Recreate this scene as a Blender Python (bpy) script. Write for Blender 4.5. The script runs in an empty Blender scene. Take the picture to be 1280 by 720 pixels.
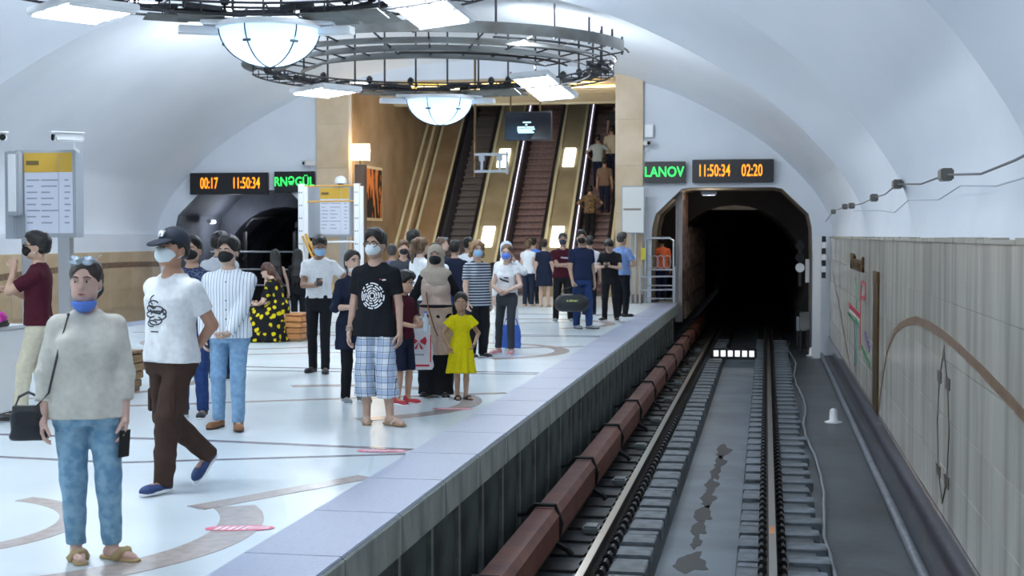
import bpy, bmesh, math, random
import numpy as np
from mathutils import Vector, Matrix
random.seed(7)
PI = math.pi
SC = bpy.context.scene
COL = SC.collection

# ---------------------------------------------------------------- camera, world, exposure
cam = bpy.data.cameras.new('camera')
cam.sensor_width = 36.0
cam.lens = 1778.0 / 1280.0 * 36.0
cam.clip_start = 0.1
cam.clip_end = 400
cam.dof.use_dof = True
cam.dof.focus_distance = 12.6
cam.dof.aperture_fstop = 3.6
camo = bpy.data.objects.new('camera', cam)
COL.objects.link(camo)
camo.location = (0, 0, 1.70)
camo.rotation_euler = (math.radians(90 - 2.0937), 0, math.radians(10.1337))
SC.camera = camo
w = bpy.data.worlds.new('world')
SC.world = w
w.use_nodes = True
w.node_tree.nodes['Background'].inputs[0].default_value = (0.75, 0.86, 1.0, 1)
w.node_tree.nodes['Background'].inputs[1].default_value = 0.35
SC.view_settings.view_transform = 'Standard'
SC.view_settings.look = 'None'
SC.view_settings.gamma = 1.0
SC.view_settings.use_curve_mapping = False
SC.view_settings.exposure = 0.3
LAMP = 1.0           # overall strength of the station lamps

# ---------------------------------------------------------------- helpers
def lin(c):
    if isinstance(c, str):
        c = [int(c[i:i + 2], 16) / 255 for i in (0, 2, 4)]
    return tuple((v / 12.92 if v <= .04045 else ((v + .055) / 1.055) ** 2.4) for v in c[:3]) + (1,)

MATS = {}
def mat(name, col, rough=.6, metal=0., noise=None, bump=None, rnd=0., emit=None, spec=.5, alpha=None, stretch=None, trans=0., world=False):
    """noise=(scale, second colour, low, high), bump=(scale, strength), rnd = brightness spread per object"""
    if name in MATS:
        return MATS[name]
    m = bpy.data.materials.new(name)
    m.use_nodes = True
    n, l = m.node_tree.nodes, m.node_tree.links
    b = n['Principled BSDF']
    b.inputs['Base Color'].default_value = lin(col)
    b.inputs['Roughness'].default_value = rough
    b.inputs['Metallic'].default_value = metal
    b.inputs['Specular IOR Level'].default_value = spec
    if trans: b.inputs['Transmission Weight'].default_value = trans
    if alpha is not None: b.inputs['Alpha'].default_value = alpha
    src = None
    tc = n.new('ShaderNodeTexCoord')
    mp = n.new('ShaderNodeMapping')
    l.new(n.new('ShaderNodeNewGeometry').outputs['Position'] if world else tc.outputs['Object'], mp.inputs[0])
    if stretch: mp.inputs['Scale'].default_value = stretch
    if noise:
        t = n.new('ShaderNodeTexNoise'); t.inputs['Scale'].default_value = noise[0]; t.inputs['Detail'].default_value = 5
        l.new(mp.outputs[0], t.inputs['Vector'])
        r = n.new('ShaderNodeMapRange'); r.inputs[1].default_value = noise[2]; r.inputs[2].default_value = noise[3]
        l.new(t.outputs['Fac'], r.inputs[0])
        x = n.new('ShaderNodeMix'); x.data_type = 'RGBA'
        l.new(r.outputs[0], x.inputs[0]); x.inputs[6].default_value = lin(col); x.inputs[7].default_value = lin(noise[1])
        src = x.outputs[2]
    if rnd:
        oi = n.new('ShaderNodeObjectInfo'); mr = n.new('ShaderNodeMapRange')
        mr.inputs[3].default_value = 1 - rnd; mr.inputs[4].default_value = 1 + rnd
        l.new(oi.outputs['Random'], mr.inputs[0])
        h = n.new('ShaderNodeHueSaturation')
        if src: l.new(src, h.inputs['Color'])
        else: h.inputs['Color'].default_value = lin(col)
        l.new(mr.outputs[0], h.inputs['Value'])
        src = h.outputs[0]
    if src: l.new(src, b.inputs['Base Color'])
    if bump:
        t = n.new('ShaderNodeTexNoise'); t.inputs['Scale'].default_value = bump[0]; t.inputs['Detail'].default_value = 4
        l.new(mp.outputs[0], t.inputs['Vector'])
        bu = n.new('ShaderNodeBump'); bu.inputs['Strength'].default_value = bump[1]; bu.inputs['Distance'].default_value = .02
        l.new(t.outputs['Fac'], bu.inputs['Height']); l.new(bu.outputs[0], b.inputs['Normal'])
    if emit:
        b.inputs['Emission Color'].default_value = lin(emit[0]); b.inputs['Emission Strength'].default_value = emit[1]
    MATS[name] = m
    return m

def pattern(name, fn, rough=.85):
    """material whose colour comes from fn(nodes, links, object-coordinate socket) -> colour socket"""
    if name in MATS: return MATS[name]
    m = bpy.data.materials.new(name); m.use_nodes = True
    n, l = m.node_tree.nodes, m.node_tree.links
    b = n['Principled BSDF']; b.inputs['Roughness'].default_value = rough
    b.inputs['Specular IOR Level'].default_value = .25
    tc = n.new('ShaderNodeTexCoord')
    l.new(fn(n, l, tc.outputs['Object']), b.inputs['Base Color'])
    MATS[name] = m
    return m

def mth(n, l, op, a, b=None, c=None):
    x = n.new('ShaderNodeMath'); x.operation = op
    for i, v in enumerate((a, b, c)):
        if v is None: continue
        if isinstance(v, (int, float)): x.inputs[i].default_value = v
        else: l.new(v, x.inputs[i])
    return x.outputs[0]

def mixc(n, l, f, a, b):
    x = n.new('ShaderNodeMix'); x.data_type = 'RGBA'
    if isinstance(f, (int, float)): x.inputs[0].default_value = f
    else: l.new(f, x.inputs[0])
    for i, v in ((6, a), (7, b)):
        if isinstance(v, (str, tuple)): x.inputs[i].default_value = lin(v)
        else: l.new(v, x.inputs[i])
    return x.outputs[2]

def sep(n, l, v):
    s = n.new('ShaderNodeSeparateXYZ'); l.new(v, s.inputs[0]); return s.outputs

class MB:
    """collects boxes, tubes and prisms into one mesh"""
    def __init__(s): s.v = []; s.f = []
    def add(s, vs, fs):
        o = len(s.v); s.v += [tuple(p) for p in vs]; s.f += [tuple(i + o for i in q) for q in fs]; return s
    def box(s, x0, x1, y0, y1, z0, z1):
        return s.add([(x0, y0, z0), (x1, y0, z0), (x1, y1, z0), (x0, y1, z0), (x0, y0, z1), (x1, y0, z1), (x1, y1, z1), (x0, y1, z1)],
                     [(0, 3, 2, 1), (4, 5, 6, 7), (0, 1, 5, 4), (1, 2, 6, 5), (2, 3, 7, 6), (3, 0, 4, 7)])
    def cbox(s, c, sx, sy, sz): return s.box(c[0] - sx / 2, c[0] + sx / 2, c[1] - sy / 2, c[1] + sy / 2, c[2] - sz / 2, c[2] + sz / 2)
    def bbox(s, x0, x1, y0, y1, z0, z1, b=.01):
        """box with chamfered edges"""
        bm = bmesh.new(); bmesh.ops.create_cube(bm, size=1)
        for v in bm.verts:
            v.co = Vector(((x0 + x1) / 2 + v.co.x * (x1 - x0), (y0 + y1) / 2 + v.co.y * (y1 - y0), (z0 + z1) / 2 + v.co.z * (z1 - z0)))
        bmesh.ops.bevel(bm, geom=bm.edges[:], offset=b, segments=2, affect='EDGES')
        bm.verts.index_update()
        s.add([v.co[:] for v in bm.verts], [[v.index for v in f.verts] for f in bm.faces]); bm.free(); return s
    def tube(s, pts, r, n=6, closed=False):
        pts = [Vector(p) for p in pts]; rs = r if isinstance(r, (list, tuple)) else [r] * len(pts)
        vs = []; N = len(pts)
        for i, p in enumerate(pts):
            a = pts[(i - 1) % N] if (i or closed) else p; b = pts[(i + 1) % N] if (i < N - 1 or closed) else p
            t = (b - a).normalized()
            u = t.cross(Vector((0, 0, 1)) if abs(t.z) < .9 else Vector((1, 0, 0))).normalized(); q = t.cross(u)
            for k in range(n):
                a_ = 2 * PI * k / n + PI / n
                vs.append(p + u * math.cos(a_) * rs[i] + q * math.sin(a_) * rs[i])
        fs = []
        for i in range(N if closed else N - 1):
            j = (i + 1) % N
            for k in range(n):
                fs.append((i * n + k, i * n + (k + 1) % n, j * n + (k + 1) % n, j * n + k))
        if not closed: fs += [tuple(range(n))[::-1], tuple((N - 1) * n + k for k in range(n))]
        return s.add(vs, fs)
    def prism(s, poly, d, axis='y', at=0.):
        """2-D polygon extruded by d along an axis"""
        n = len(poly)
        def P(a, b, t): return (a, t, b) if axis == 'y' else ((t, a, b) if axis == 'x' else (a, b, t))
        vs = [P(a, b, at) for a, b in poly] + [P(a, b, at + d) for a, b in poly]
        return s.add(vs, [tuple(range(n)), tuple(range(2 * n - 1, n - 1, -1))] + [(i, i + n, (i + 1) % n + n, (i + 1) % n) for i in range(n)])
    def lathe(s, prof, c=(0, 0, 0), n=16):
        vs = []; m = len(prof)
        for k in range(n):
            a = 2 * PI * k / n
            for r, z in prof: vs.append((c[0] + r * math.cos(a), c[1] + r * math.sin(a), c[2] + z))
        fs = [(k * m + i, ((k + 1) % n) * m + i, ((k + 1) % n) * m + i + 1, k * m + i + 1) for k in range(n) for i in range(m - 1)]
        return s.add(vs, fs)
    def build(s, name, m, parent=None, smooth=False, loc=None, rz=0):
        me = bpy.data.meshes.new(name); me.from_pydata(s.v, [], s.f); me.update()
        bm = bmesh.new(); bm.from_mesh(me); bmesh.ops.recalc_face_normals(bm, faces=bm.faces[:]); bm.to_mesh(me); bm.free()
        if smooth: me.polygons.foreach_set('use_smooth', [True] * len(me.polygons))
        return link(name, me, m, parent, loc, rz)

def link(name, me, m, parent=None, loc=None, rz=0):
    o = bpy.data.objects.new(name, me); COL.objects.link(o)
    if m is not None and me is not None and not me.materials: me.materials.append(m)
    if parent is not None: o.parent = parent
    if loc is not None: o.location = loc
    if rz: o.rotation_euler[2] = rz
    return o

def tag(o, label, cat=None, group=None):
    o['label'] = label
    if cat: o['category'] = cat
    if group: o['group'] = group
    return o

def thing(name, label, cat, loc=(0, 0, 0), rz=0, group=None):
    return tag(link(name, None, None, None, loc, rz), label, cat, group)

def struct(o): o['kind'] = 'structure'; return o

def copy_tree(o, parent=None):
    c = o.copy(); COL.objects.link(c)
    if parent is not None: c.parent = parent
    for ch in [k for k in o.children]: copy_tree(ch, c)
    return c

def text_mesh(body, size, depth=.004, align='CENTER', bold=0.):
    cu = bpy.data.curves.new('t', 'FONT'); cu.body = body; cu.size = size; cu.extrude = depth; cu.align_x = align; cu.align_y = 'CENTER'; cu.offset = bold
    cu.resolution_u = 3
    ob = bpy.data.objects.new('t', cu); COL.objects.link(ob)
    dg = bpy.context.evaluated_depsgraph_get()
    me = bpy.data.meshes.new_from_object(ob.evaluated_get(dg))
    bpy.data.objects.remove(ob); bpy.data.curves.remove(cu)
    return me

def text(name, body, size, m, parent, loc, rot=(PI / 2, 0, 0), depth=.004, bold=0., sx=1., align='CENTER'):
    me = text_mesh(body, size, depth, align, bold); me.materials.clear(); me.name = name
    o = link(name, me, m, parent, loc); o.rotation_euler = rot; o.scale = (sx, 1, 1)
    return o

# ---------------------------------------------------------------- materials
M = dict(
    plaster=mat('white_plaster', 'e6ecf3', .55, noise=(.35, 'd8e0ea', .35, .75), bump=(9, .04)),
    marble=mat('white_marble_floor', 'dfe8ec', .27, noise=(.9, 'd3dde0', .35, .7), bump=(3, .015)),
    inlay=mat('brown_granite_inlay', 'c0b3ac', .22, noise=(14, 'aea19b', .4, .7)),
    inlay_dark=mat('dark_granite_inlay', '8f8890', .22, noise=(14, '7d7780', .4, .7)),
    granite=mat('grey_granite_edge', 'a3a9bd', .42, noise=(40, '989fb3', .35, .7), rnd=.02),
    concrete=mat('stained_concrete', 'a8aca6', .8, noise=(3.5, '70766f', .42, .75), bump=(14, .25), stretch=(1, 1, .5)),
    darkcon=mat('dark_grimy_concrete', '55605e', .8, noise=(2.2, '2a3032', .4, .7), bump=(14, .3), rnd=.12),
    bed=mat('track_concrete', '42494e', .42, noise=(1.1, '292e33', .38, .68), bump=(16, .22)),
    channel=mat('channel_concrete', '6d7982', .4, noise=(1.3, '48525a', .4, .75), bump=(18, .15)),
    sleeper=mat('grey_painted_sleeper', '6c757d', .5, noise=(7, '3d4449', .38, .72), rnd=.16),
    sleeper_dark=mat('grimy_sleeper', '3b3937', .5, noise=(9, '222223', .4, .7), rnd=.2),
    wet=mat('wet_stain', '1c1915', .5),
    rail=mat('polished_rail_steel', 'b9b4ab', .28, 1.),
    railrust=mat('rusty_rail_steel', '3c2f28', .7, .3, noise=(20, '231d1b', .4, .6)),
    cover=mat('brown_contact_rail_cover', '7d4a3c', .55, noise=(3, '5e362d', .35, .7), bump=(22, .12), rnd=.06),
    black=mat('black_iron', '1c1d20', .5, .2),
    beige=mat('beige_marble', 'd6c0a2', .3, noise=(1.6, 'c4ab88', .35, .7), rnd=.03),
    beige2=mat('warm_marble', 'a38b70', .35, noise=(1.3, '88704f', .35, .7)),
    tile=mat('grey_beige_wall_tile', 'd2cdc1', .2, noise=(2.2, '96938c', .44, .78), bump=(2, .02), rnd=.03, stretch=(1, 1.3, .14), world=True),
    grout=mat('tile_grout', 'aaa598', .9),
    skirt=mat('polished_dark_skirting', '655f66', .1, noise=(3, '524d55', .35, .7), rnd=.05),
    bronze=mat('bronze_strip', '6d5636', .4, .55, noise=(10, '57432a', .4, .6)),
    bandbrown=mat('brown_mosaic_band', '8d735c', .4, noise=(9, '745c48', .35, .65)),
    steel=mat('brushed_steel', 'b9bdc2', .3, .85),
    greymetal=mat('grey_painted_metal', '9fa5ac', .45, .2),
    darkmetal=mat('dark_grey_metal', '3a3a3e', .5, .3),
    whitemetal=mat('white_painted_metal', 'e2e4e6', .45),
    plate=mat('tarnished_metal_plate', '7c7f7e', .45, .4, noise=(2, '5f5c56', .35, .7)),
    rubber=mat('black_rubber', '141416', .6),
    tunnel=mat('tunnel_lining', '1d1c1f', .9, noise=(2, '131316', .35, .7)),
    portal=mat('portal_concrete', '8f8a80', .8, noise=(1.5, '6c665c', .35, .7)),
    ltunnel=mat('grimy_tunnel_wall', '5f626c', .8, noise=(1.2, '3e4047', .35, .7)),
    rustbeam=mat('brown_steel_beam', '86695c', .45, .2, noise=(6, '4f3f3a', .35, .7)),
    led=mat('black_sign_face', '15161a', .3),
    amber=mat('amber_led', 'ff9d20', .5, emit=('ff8c12', 1.6)),
    green=mat('green_led', '40ff70', .5, emit=('2cf05c', 1.3)),
    tube=mat('lit_fluorescent_tube', 'ffffff', .5, emit=('e6f2ff', 14.)),
    bowl=mat('lit_frosted_bowl', 'bfe4ff', .3, emit=('79c0ff', .3)),
    warm=mat('lit_warm_strip', 'ffe28a', .5, emit=('ffc94a', 2.6)),
    pane=mat('lit_escalator_lamp', 'fffff0', .5, emit=('f4f6e6', 5.)),
    wline=mat('white_handrail_light', 'ffffff', .4, emit=('f0e8ff', 1.6)),
    paper=mat('printed_white_board', 'cfd3df', .35),
    ink=mat('grey_print', '9298a6', .6),
    yellow=mat('yellow_header', 'c9a23c', .4),
    yelpipe=mat('yellow_wood_pole', 'c99a4a', .5),
    wood=mat('orange_slat_wood', 'c88a50', .45, noise=(5, 'a86c38', .35, .7), stretch=(1, 1, 8), rnd=.08),
    wood2=mat('brown_slat_wood', '9a7a55', .5, noise=(5, '7c5f40', .35, .7), stretch=(1, 1, 8), rnd=.08),
    red=mat('pink_red_sticker', 'e8607e', .4), white=mat('plain_white', 'f2f3f4', .5),
    ridge=mat('red_brown_step', '856b67', .6, noise=(8, '6d5450', .35, .7)),
    stepdark=mat('dark_step', '645c5a', .6), balus=mat('dark_balustrade', '3a3b44', .35),
    deck=mat('tan_escalator_deck', 'a3987c', .4, noise=(1.4, '8a8064', .35, .7)),
    decktrim=mat('pale_deck_trim', 'd8d2b0', .35),
    slat=mat('cream_ceiling_slat', 'd9c9a6', .5),
)

# ================================================================= structure
XC = -7.28                     # axis of the hall
DW = 36.13                     # end wall
XE, XL = -2.2, 2 * XC + 2.2    # right and left platform edges
AR = [(8.94, 1.60), (8.80, 2.2), (8.55, 2.65), (8.20, 3.1), (7.46, 3.83), (6.47, 4.52), (5.24, 5.18), (4.15, 5.6), (2.6, 5.98), (1.2, 6.17), (0, 6.22)]
def smooth_prof(pts, n):
    pts = [Vector((p[0], p[1])) for p in pts]
    P = [pts[0] * 2 - pts[1]] + pts + [Vector((-pts[-2].x, pts[-2].y))]
    out = []
    for i in range(1, len(P) - 2):
        for k in range(n):
            t = k / n; a, b, c, d = P[i - 1], P[i], P[i + 1], P[i + 2]
            out.append(.5 * ((2 * b) + (c - a) * t + (2 * a - 5 * b + 4 * c - d) * t * t + (3 * b - a - 3 * c + d) * t ** 3))
    out.append(P[-2]); return out
half = smooth_prof(AR, 4)
PROF = [(p.x, p.y) for p in half] + [(-p.x, p.y) for p in reversed(half[:-1])]
def arch_z(x):
    """height of the end-wall arch at world x"""
    u = abs(x - XC); q = sorted((a, b) for a, b in PROF if a >= 0)
    return float(np.interp(u, [a for a, b in q], [b for a, b in q]))

# vault: scalloped bays meeting in creases
CR = [-24, -16, -8, 0.5, 8.8, 16.5, 24.1, DW]
ys, off = [], []
for a, b in zip(CR[:-1], CR[1:]):
    for k in range(22):
        t = k / 22; ys.append(a + (b - a) * t); off.append(.6 * math.sin(PI * t) ** .7)
ys.append(DW); off.append(0)
vs, fs = [], []
nP = len(PROF)
nrm = []
for i in range(nP):
    a, b = PROF[max(i - 1, 0)], PROF[min(i + 1, nP - 1)]
    t = Vector((b[0] - a[0], b[1] - a[1])).normalized(); nrm.append(Vector((t.y, -t.x)))
for y, o in zip(ys, off):
    for (px, pz), n_ in zip(PROF, nrm): vs.append((XC + px + n_.x * o * min(1., max(0., (pz - 1.66) / 1.2)), y, pz + n_.y * o * min(1., max(0., (pz - 1.66) / 1.2))))
for i in range(len(ys) - 1):
    for k in range(nP - 1): fs.append((i * nP + k, i * nP + k + 1, (i + 1) * nP + k + 1, (i + 1) * nP + k))
b = MB(); b.add(vs, fs); vault = struct(b.build('ceiling', M['plaster'], smooth=True)); vault['label'] = 'white plaster vault of scalloped bays'
vault.data.update()
# keep the creases sharp
try:
    ce = set()
    for i, (y, o) in enumerate(zip(ys, off)):
        if o == 0 and 0 < i < len(ys) - 1: ce.update(range(i * nP, (i + 1) * nP))
    bm = bmesh.new(); bm.from_mesh(vault.data); bm.verts.ensure_lookup_table()
    for e in bm.edges:
        if e.verts[0].index in ce and e.verts[1].index in ce: e.smooth = False
    bm.to_mesh(vault.data); bm.free()
except Exception: pass

# end wall with the two portals and the escalator opening
PORT = [(-2.0, 0), (-1.98, .70), (-1.90, 1.05), (-1.25, 1.68), (-1.05, 1.72), (1.05, 1.72), (1.25, 1.68), (1.90, 1.05), (1.98, .70), (2.0, 0)]   # octagon head above z=1.2
def port_top(x, c):
    u = x - c
    if abs(u) >= 2.0: return None
    return 1.2 + float(np.interp(u, [p[0] for p in PORT], [p[1] for p in PORT]))
PR, PL = -.87, 2 * XC + .87
HX0, HX1 = -10.75, -3.78       # escalator hall opening
xs = sorted(set(list(np.linspace(XC - 8.9, XC + 8.9, 180)) + [PR + p[0] for p in PORT] + [PL + p[0] for p in PORT] + [HX0, HX1]))
b = MB()
for x0, x1 in zip(xs[:-1], xs[1:]):
    xm = (x0 + x1) / 2
    def bot(x):
        if HX0 < xm < HX1: return 5.75
        for c in (PR, PL):
            if abs(xm - c) < 2.0:
                t = port_top(min(max(x, c - 1.9999), c + 1.9999), c)
                return t
        return -1.6
    za0, za1, zb0, zb1 = bot(x0), bot(x1), arch_z(x0) + .06, arch_z(x1) + .06
    if max(zb0 - za0, zb1 - za1) < .01: continue
    b.add([(x0, DW, za0), (x1, DW, za1), (x1, DW, max(zb1, za1)), (x0, DW, max(zb0, za0)), (x0, DW + .25, za0), (x1, DW + .25, za1), (x1, DW + .25, max(zb1, za1)), (x0, DW + .25, max(zb0, za0))],
          [(0, 1, 2, 3), (7, 6, 5, 4), (0, 4, 5, 1)])
struct(b.build('wall_end', mat('white_wall_paint', 'dfe5ec', .6, noise=(.5, 'd2d9e2', .3, .7))))

# platform slab and its white floor
b = MB(); b.box(XL + .6, XE - .55, -14, DW + .25, -.3, 0); b.box(HX0 + .05, HX1, DW + .25, 41.4, -.3, 0)
floor = struct(b.build('floor', M['marble'])); floor['label'] = 'polished white marble platform floor'
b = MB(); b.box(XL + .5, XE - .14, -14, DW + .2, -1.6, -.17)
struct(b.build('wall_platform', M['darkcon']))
edge_root = struct(link('kerb_strip', None, None)); edge_root['label'] = 'grey granite platform edge'
slab = MB(); slab.bbox(-.551, 0, 0, 1.199, -.25, .004, .006)
sm = slab.build('edge_slab', M['granite'], edge_root, loc=(XE, 3.6, 0)); sme = sm.data
for i in range(1, 28):
    if 3.6 + i * 1.2 < 35: link('edge_slab', sme, None, edge_root, (XE, 3.6 + i * 1.2, 0))
fsc = MB(); fsc.bbox(-.02, 0.012, 0, 1.196, -.255, -.012, .006)
f0 = fsc.build('fascia', M['concrete'], edge_root, loc=(XE + .004, 3.6, 0))
for i in range(1, 28):
    if 3.6 + i * 1.2 < 35: link('fascia', f0.data, None, edge_root, (XE + .004, 3.6 + i * 1.2, 0))
b = MB(); b.box(XE - .55, XE, 35.95, 39.0, -.25, .0); b.build('walkway_slab', M['concrete'], edge_root)
b = MB(); b.box(XE - .75, XE + .05, 39.0, 62, -.55, -.02); b.build('walkway_slab', M['concrete'], edge_root)
b = MB(); b.box(XL, XL + .6, -14, 36.1, -.25, .004); b.build('edge_slab', M['granite'], edge_root)
# concrete panels and pilasters of the retaining wall under the overhang
rw = struct(link('wall_retaining', None, None))
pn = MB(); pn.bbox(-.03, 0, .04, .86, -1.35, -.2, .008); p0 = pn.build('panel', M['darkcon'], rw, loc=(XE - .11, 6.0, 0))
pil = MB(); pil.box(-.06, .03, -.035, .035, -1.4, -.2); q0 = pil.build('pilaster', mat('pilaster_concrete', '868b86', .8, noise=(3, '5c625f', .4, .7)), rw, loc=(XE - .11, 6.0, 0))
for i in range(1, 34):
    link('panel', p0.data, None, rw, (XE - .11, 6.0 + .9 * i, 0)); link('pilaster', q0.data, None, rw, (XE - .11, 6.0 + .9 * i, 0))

# inlaid floor bands
inl = struct(link('trim_1', None, None)); inl['label'] = 'brown granite bands inlaid in the floor'
def band(pts, wd, m, name='inlay_band', z=.003):
    """flat strip following points"""
    P = [Vector((p[0], p[1])) for p in pts]; vs = []; N = len(P)
    for i, p in enumerate(P):
        t = (P[min(i + 1, N - 1)] - P[max(i - 1, 0)]).normalized(); n_ = Vector((-t.y, t.x))
        for s in (-1, 1): vs.append((p.x + n_.x * wd * s / 2, p.y + n_.y * wd * s / 2, z))
    b = MB(); b.add([(x, y, z - .012) for x, y, z in vs] + vs, [(2 * N + 2 * i, 2 * N + 2 * i + 1, 2 * N + 2 * i + 3, 2 * N + 2 * i + 2) for i in range(N - 1)]
        + [(2 * i + e, 2 * i + 2 + e, 2 * N + 2 * i + 2 + e, 2 * N + 2 * i + e) for i in range(N - 1) for e in (0, 1)])
    return b.build(name, m, inl)
def arc(cx, cy, r, a0, a1, n=24): return [(cx + r * math.cos(math.radians(a0 + (a1 - a0) * k / n)), cy + r * math.sin(math.radians(a0 + (a1 - a0) * k / n))) for k in range(n + 1)]
band([(-9.5, 10.4), (-4.77, 9.93), (-2.76, 10.72)], .07, M['inlay_dark'])
band([(-9.5, 11.2), (-4.74, 11.15), (-2.76, 10.95)], .09, M['inlay_dark'])
band([(-3.50, 8.35), (-2.79, 9.62), (-2.77, 9.66)], .17, M['inlay'], z=.0035)
band(arc(-4.55, 7.55, 1.55, -55, 35), .26, M['inlay'])
band(arc(-4.95, 7.55, .92, -70, 75), .15, M['inlay'])
for cy in (14.3, 20.9, 27.5):
    band(arc(-4.5, cy - .3, 1.55, -60, 120, 40), .22, M['inlay'])
    band([(-11, cy + 2.6), (-2.76, cy + 2.9)], .06, M['inlay_dark'])
    band([(-11, cy + 3.4), (-2.76, cy + 3.1)], .07, M['inlay_dark'])
    band([(-7.4, cy - 1.6), (-2.76, cy + .8)], .12, M['inlay'], z=.0035)
    band(arc(-8.2, cy + 1.0, 1.7, 0, 360, 50), .12, M['inlay'], z=.004)

# track beds
def track_bed(c, name, det):
    """c = track centre; profile across the track, z = -1.2 at sleepers"""
    root = struct(link(name, None, None)); root['label'] = 'concrete track bed with a central drain'
    x = lambda u: c + u
    b = MB(); prof = [(-1.75, -1.45), (-1.75, -1.19), (-.33, -1.19), (-.28, -1.36), (.43, -1.36), (.46, -1.19), (1.15, -1.19), (1.22, -1.27), (2.35, -1.27), (2.35, -1.45)]
    b.prism([(x(u), z) for u, z in prof], 80 + 14, 'y', -14)
    b.build('bed', M['bed'], root)
    if not det: return root
    b = MB(); b.box(x(-.29), x(.44), -14, 60, -1.37, -1.352); b.build('drain_floor', M['channel'], root)
    # sleepers: a block each side of the drain
    a = MB(); a.bbox(x(-.62), x(-.31), 0, .36, -1.3, -1.155, .008)
    d = MB(); d.bbox(x(.455), x(.72), 0, .36, -1.3, -1.155, .008)
    e = MB(); e.bbox(x(.86), x(1.22), 0, .30, -1.3, -1.165, .008)
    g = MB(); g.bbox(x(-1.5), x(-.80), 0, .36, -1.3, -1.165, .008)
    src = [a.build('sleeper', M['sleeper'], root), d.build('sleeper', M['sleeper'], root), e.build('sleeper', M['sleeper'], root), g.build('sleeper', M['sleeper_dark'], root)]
    for o in src: o.location.y = 9.0
    for i in range(1, 52):
        for k, o in enumerate(src):
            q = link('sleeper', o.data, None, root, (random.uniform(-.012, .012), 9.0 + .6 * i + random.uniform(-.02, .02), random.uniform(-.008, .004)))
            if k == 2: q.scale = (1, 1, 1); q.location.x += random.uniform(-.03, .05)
    # thin infill slabs between sleepers
    a = MB(); a.bbox(x(-.61), x(-.32), .40, .56, -1.3, -1.165, .006)
    d = MB(); d.bbox(x(.46), x(.72), .40, .56, -1.3, -1.165, .006)
    for o in (a.build('infill_block', M['sleeper'], root, loc=(0, 9.0, 0)), d.build('infill_block', M['sleeper'], root, loc=(0, 9.0, 0))):
        for i in range(1, 46):
            if i % 2 or random.random() < .4: link('infill_block', o.data, None, root, (0, 9.0 + .6 * i, random.uniform(-.01, .0)))
    # wet stains on the drain floor
    rng = random.Random(3)
    for cy, rx, ry, cx in ((12.3, .03, .2, .0), (13.3, .14, .42, .02), (14.2, .05, .3, .02), (14.9, .075, .4, .02), (15.7, .09, .45, .03), (16.5, .08, .45, .04), (17.4, .075, .5, .05), (18.4, .06, .5, .07), (19.3, .075, .5, .09), (20.3, .1, .6, .1)):
        N = 22; ph = rng.random() * 6
        pts = [(x(cx + rx * (1 + .3 * math.sin(3 * t + ph) + .2 * math.sin(7 * t)) * math.cos(t)), cy + ry * (1 + .25 * math.sin(4 * t + ph)) * math.sin(t)) for t in [2 * PI * k / N for k in range(N)]]
        m_ = MB(); m_.prism(pts, .004, 'z', -1.354); m_.build('wet_stain', M['wet'], root)
    return root
TR = -.69
tb = track_bed(TR, 'track_bed', True)
track_bed(2 * XC - TR, 'track_bed', False)

# right wall: tiles, skirting, grout backing
XW = 1.55
b = MB(); b.box(XW + .012, XW + .3, -14, DW + .1, -1.5, 1.66)
wr = struct(b.build('wall_right', M['grout'])); wr['label'] = 'grey-beige tiled wall along the track'
rows = [-.775, -.335, .115, .61, 1.13, 1.655]
tw = .76
tmeshes = []
for r in range(5):
    t = MB(); t.bbox(XW, XW + .02, .0012, tw - .0012, rows[r] + .003, rows[r + 1] - .003, .002); o = t.build('tile', M['tile'], wr, loc=(0, 6.4, 0)); tmeshes.append(o.data)
    for i in range(1, 39):
        link('tile', o.data, None, wr, (random.uniform(-.0015, .0015), 6.4 + tw * i, 0))
t = MB(); t.bbox(XW - .03, XW + .02, .002, 1.518, -1.28, -.777, .004); o = t.build('skirting_slab', M['skirt'], wr, loc=(0, 6.4, 0))
for i in range(1, 20): link('skirting_slab', o.data, None, wr, (0, 6.4 + 1.52 * i, 0))
rg = random.Random(5)
b = MB(); pts = []
N = 90
for i in range(N):
    y0 = 6 + 30 * i / N; b.box(XW - .012 - rg.random() * .012, XW + .35, y0, y0 + 30 / N, 1.645, 1.672 + rg.random() * .018)
b.build('coping', M['grout'], wr)
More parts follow.
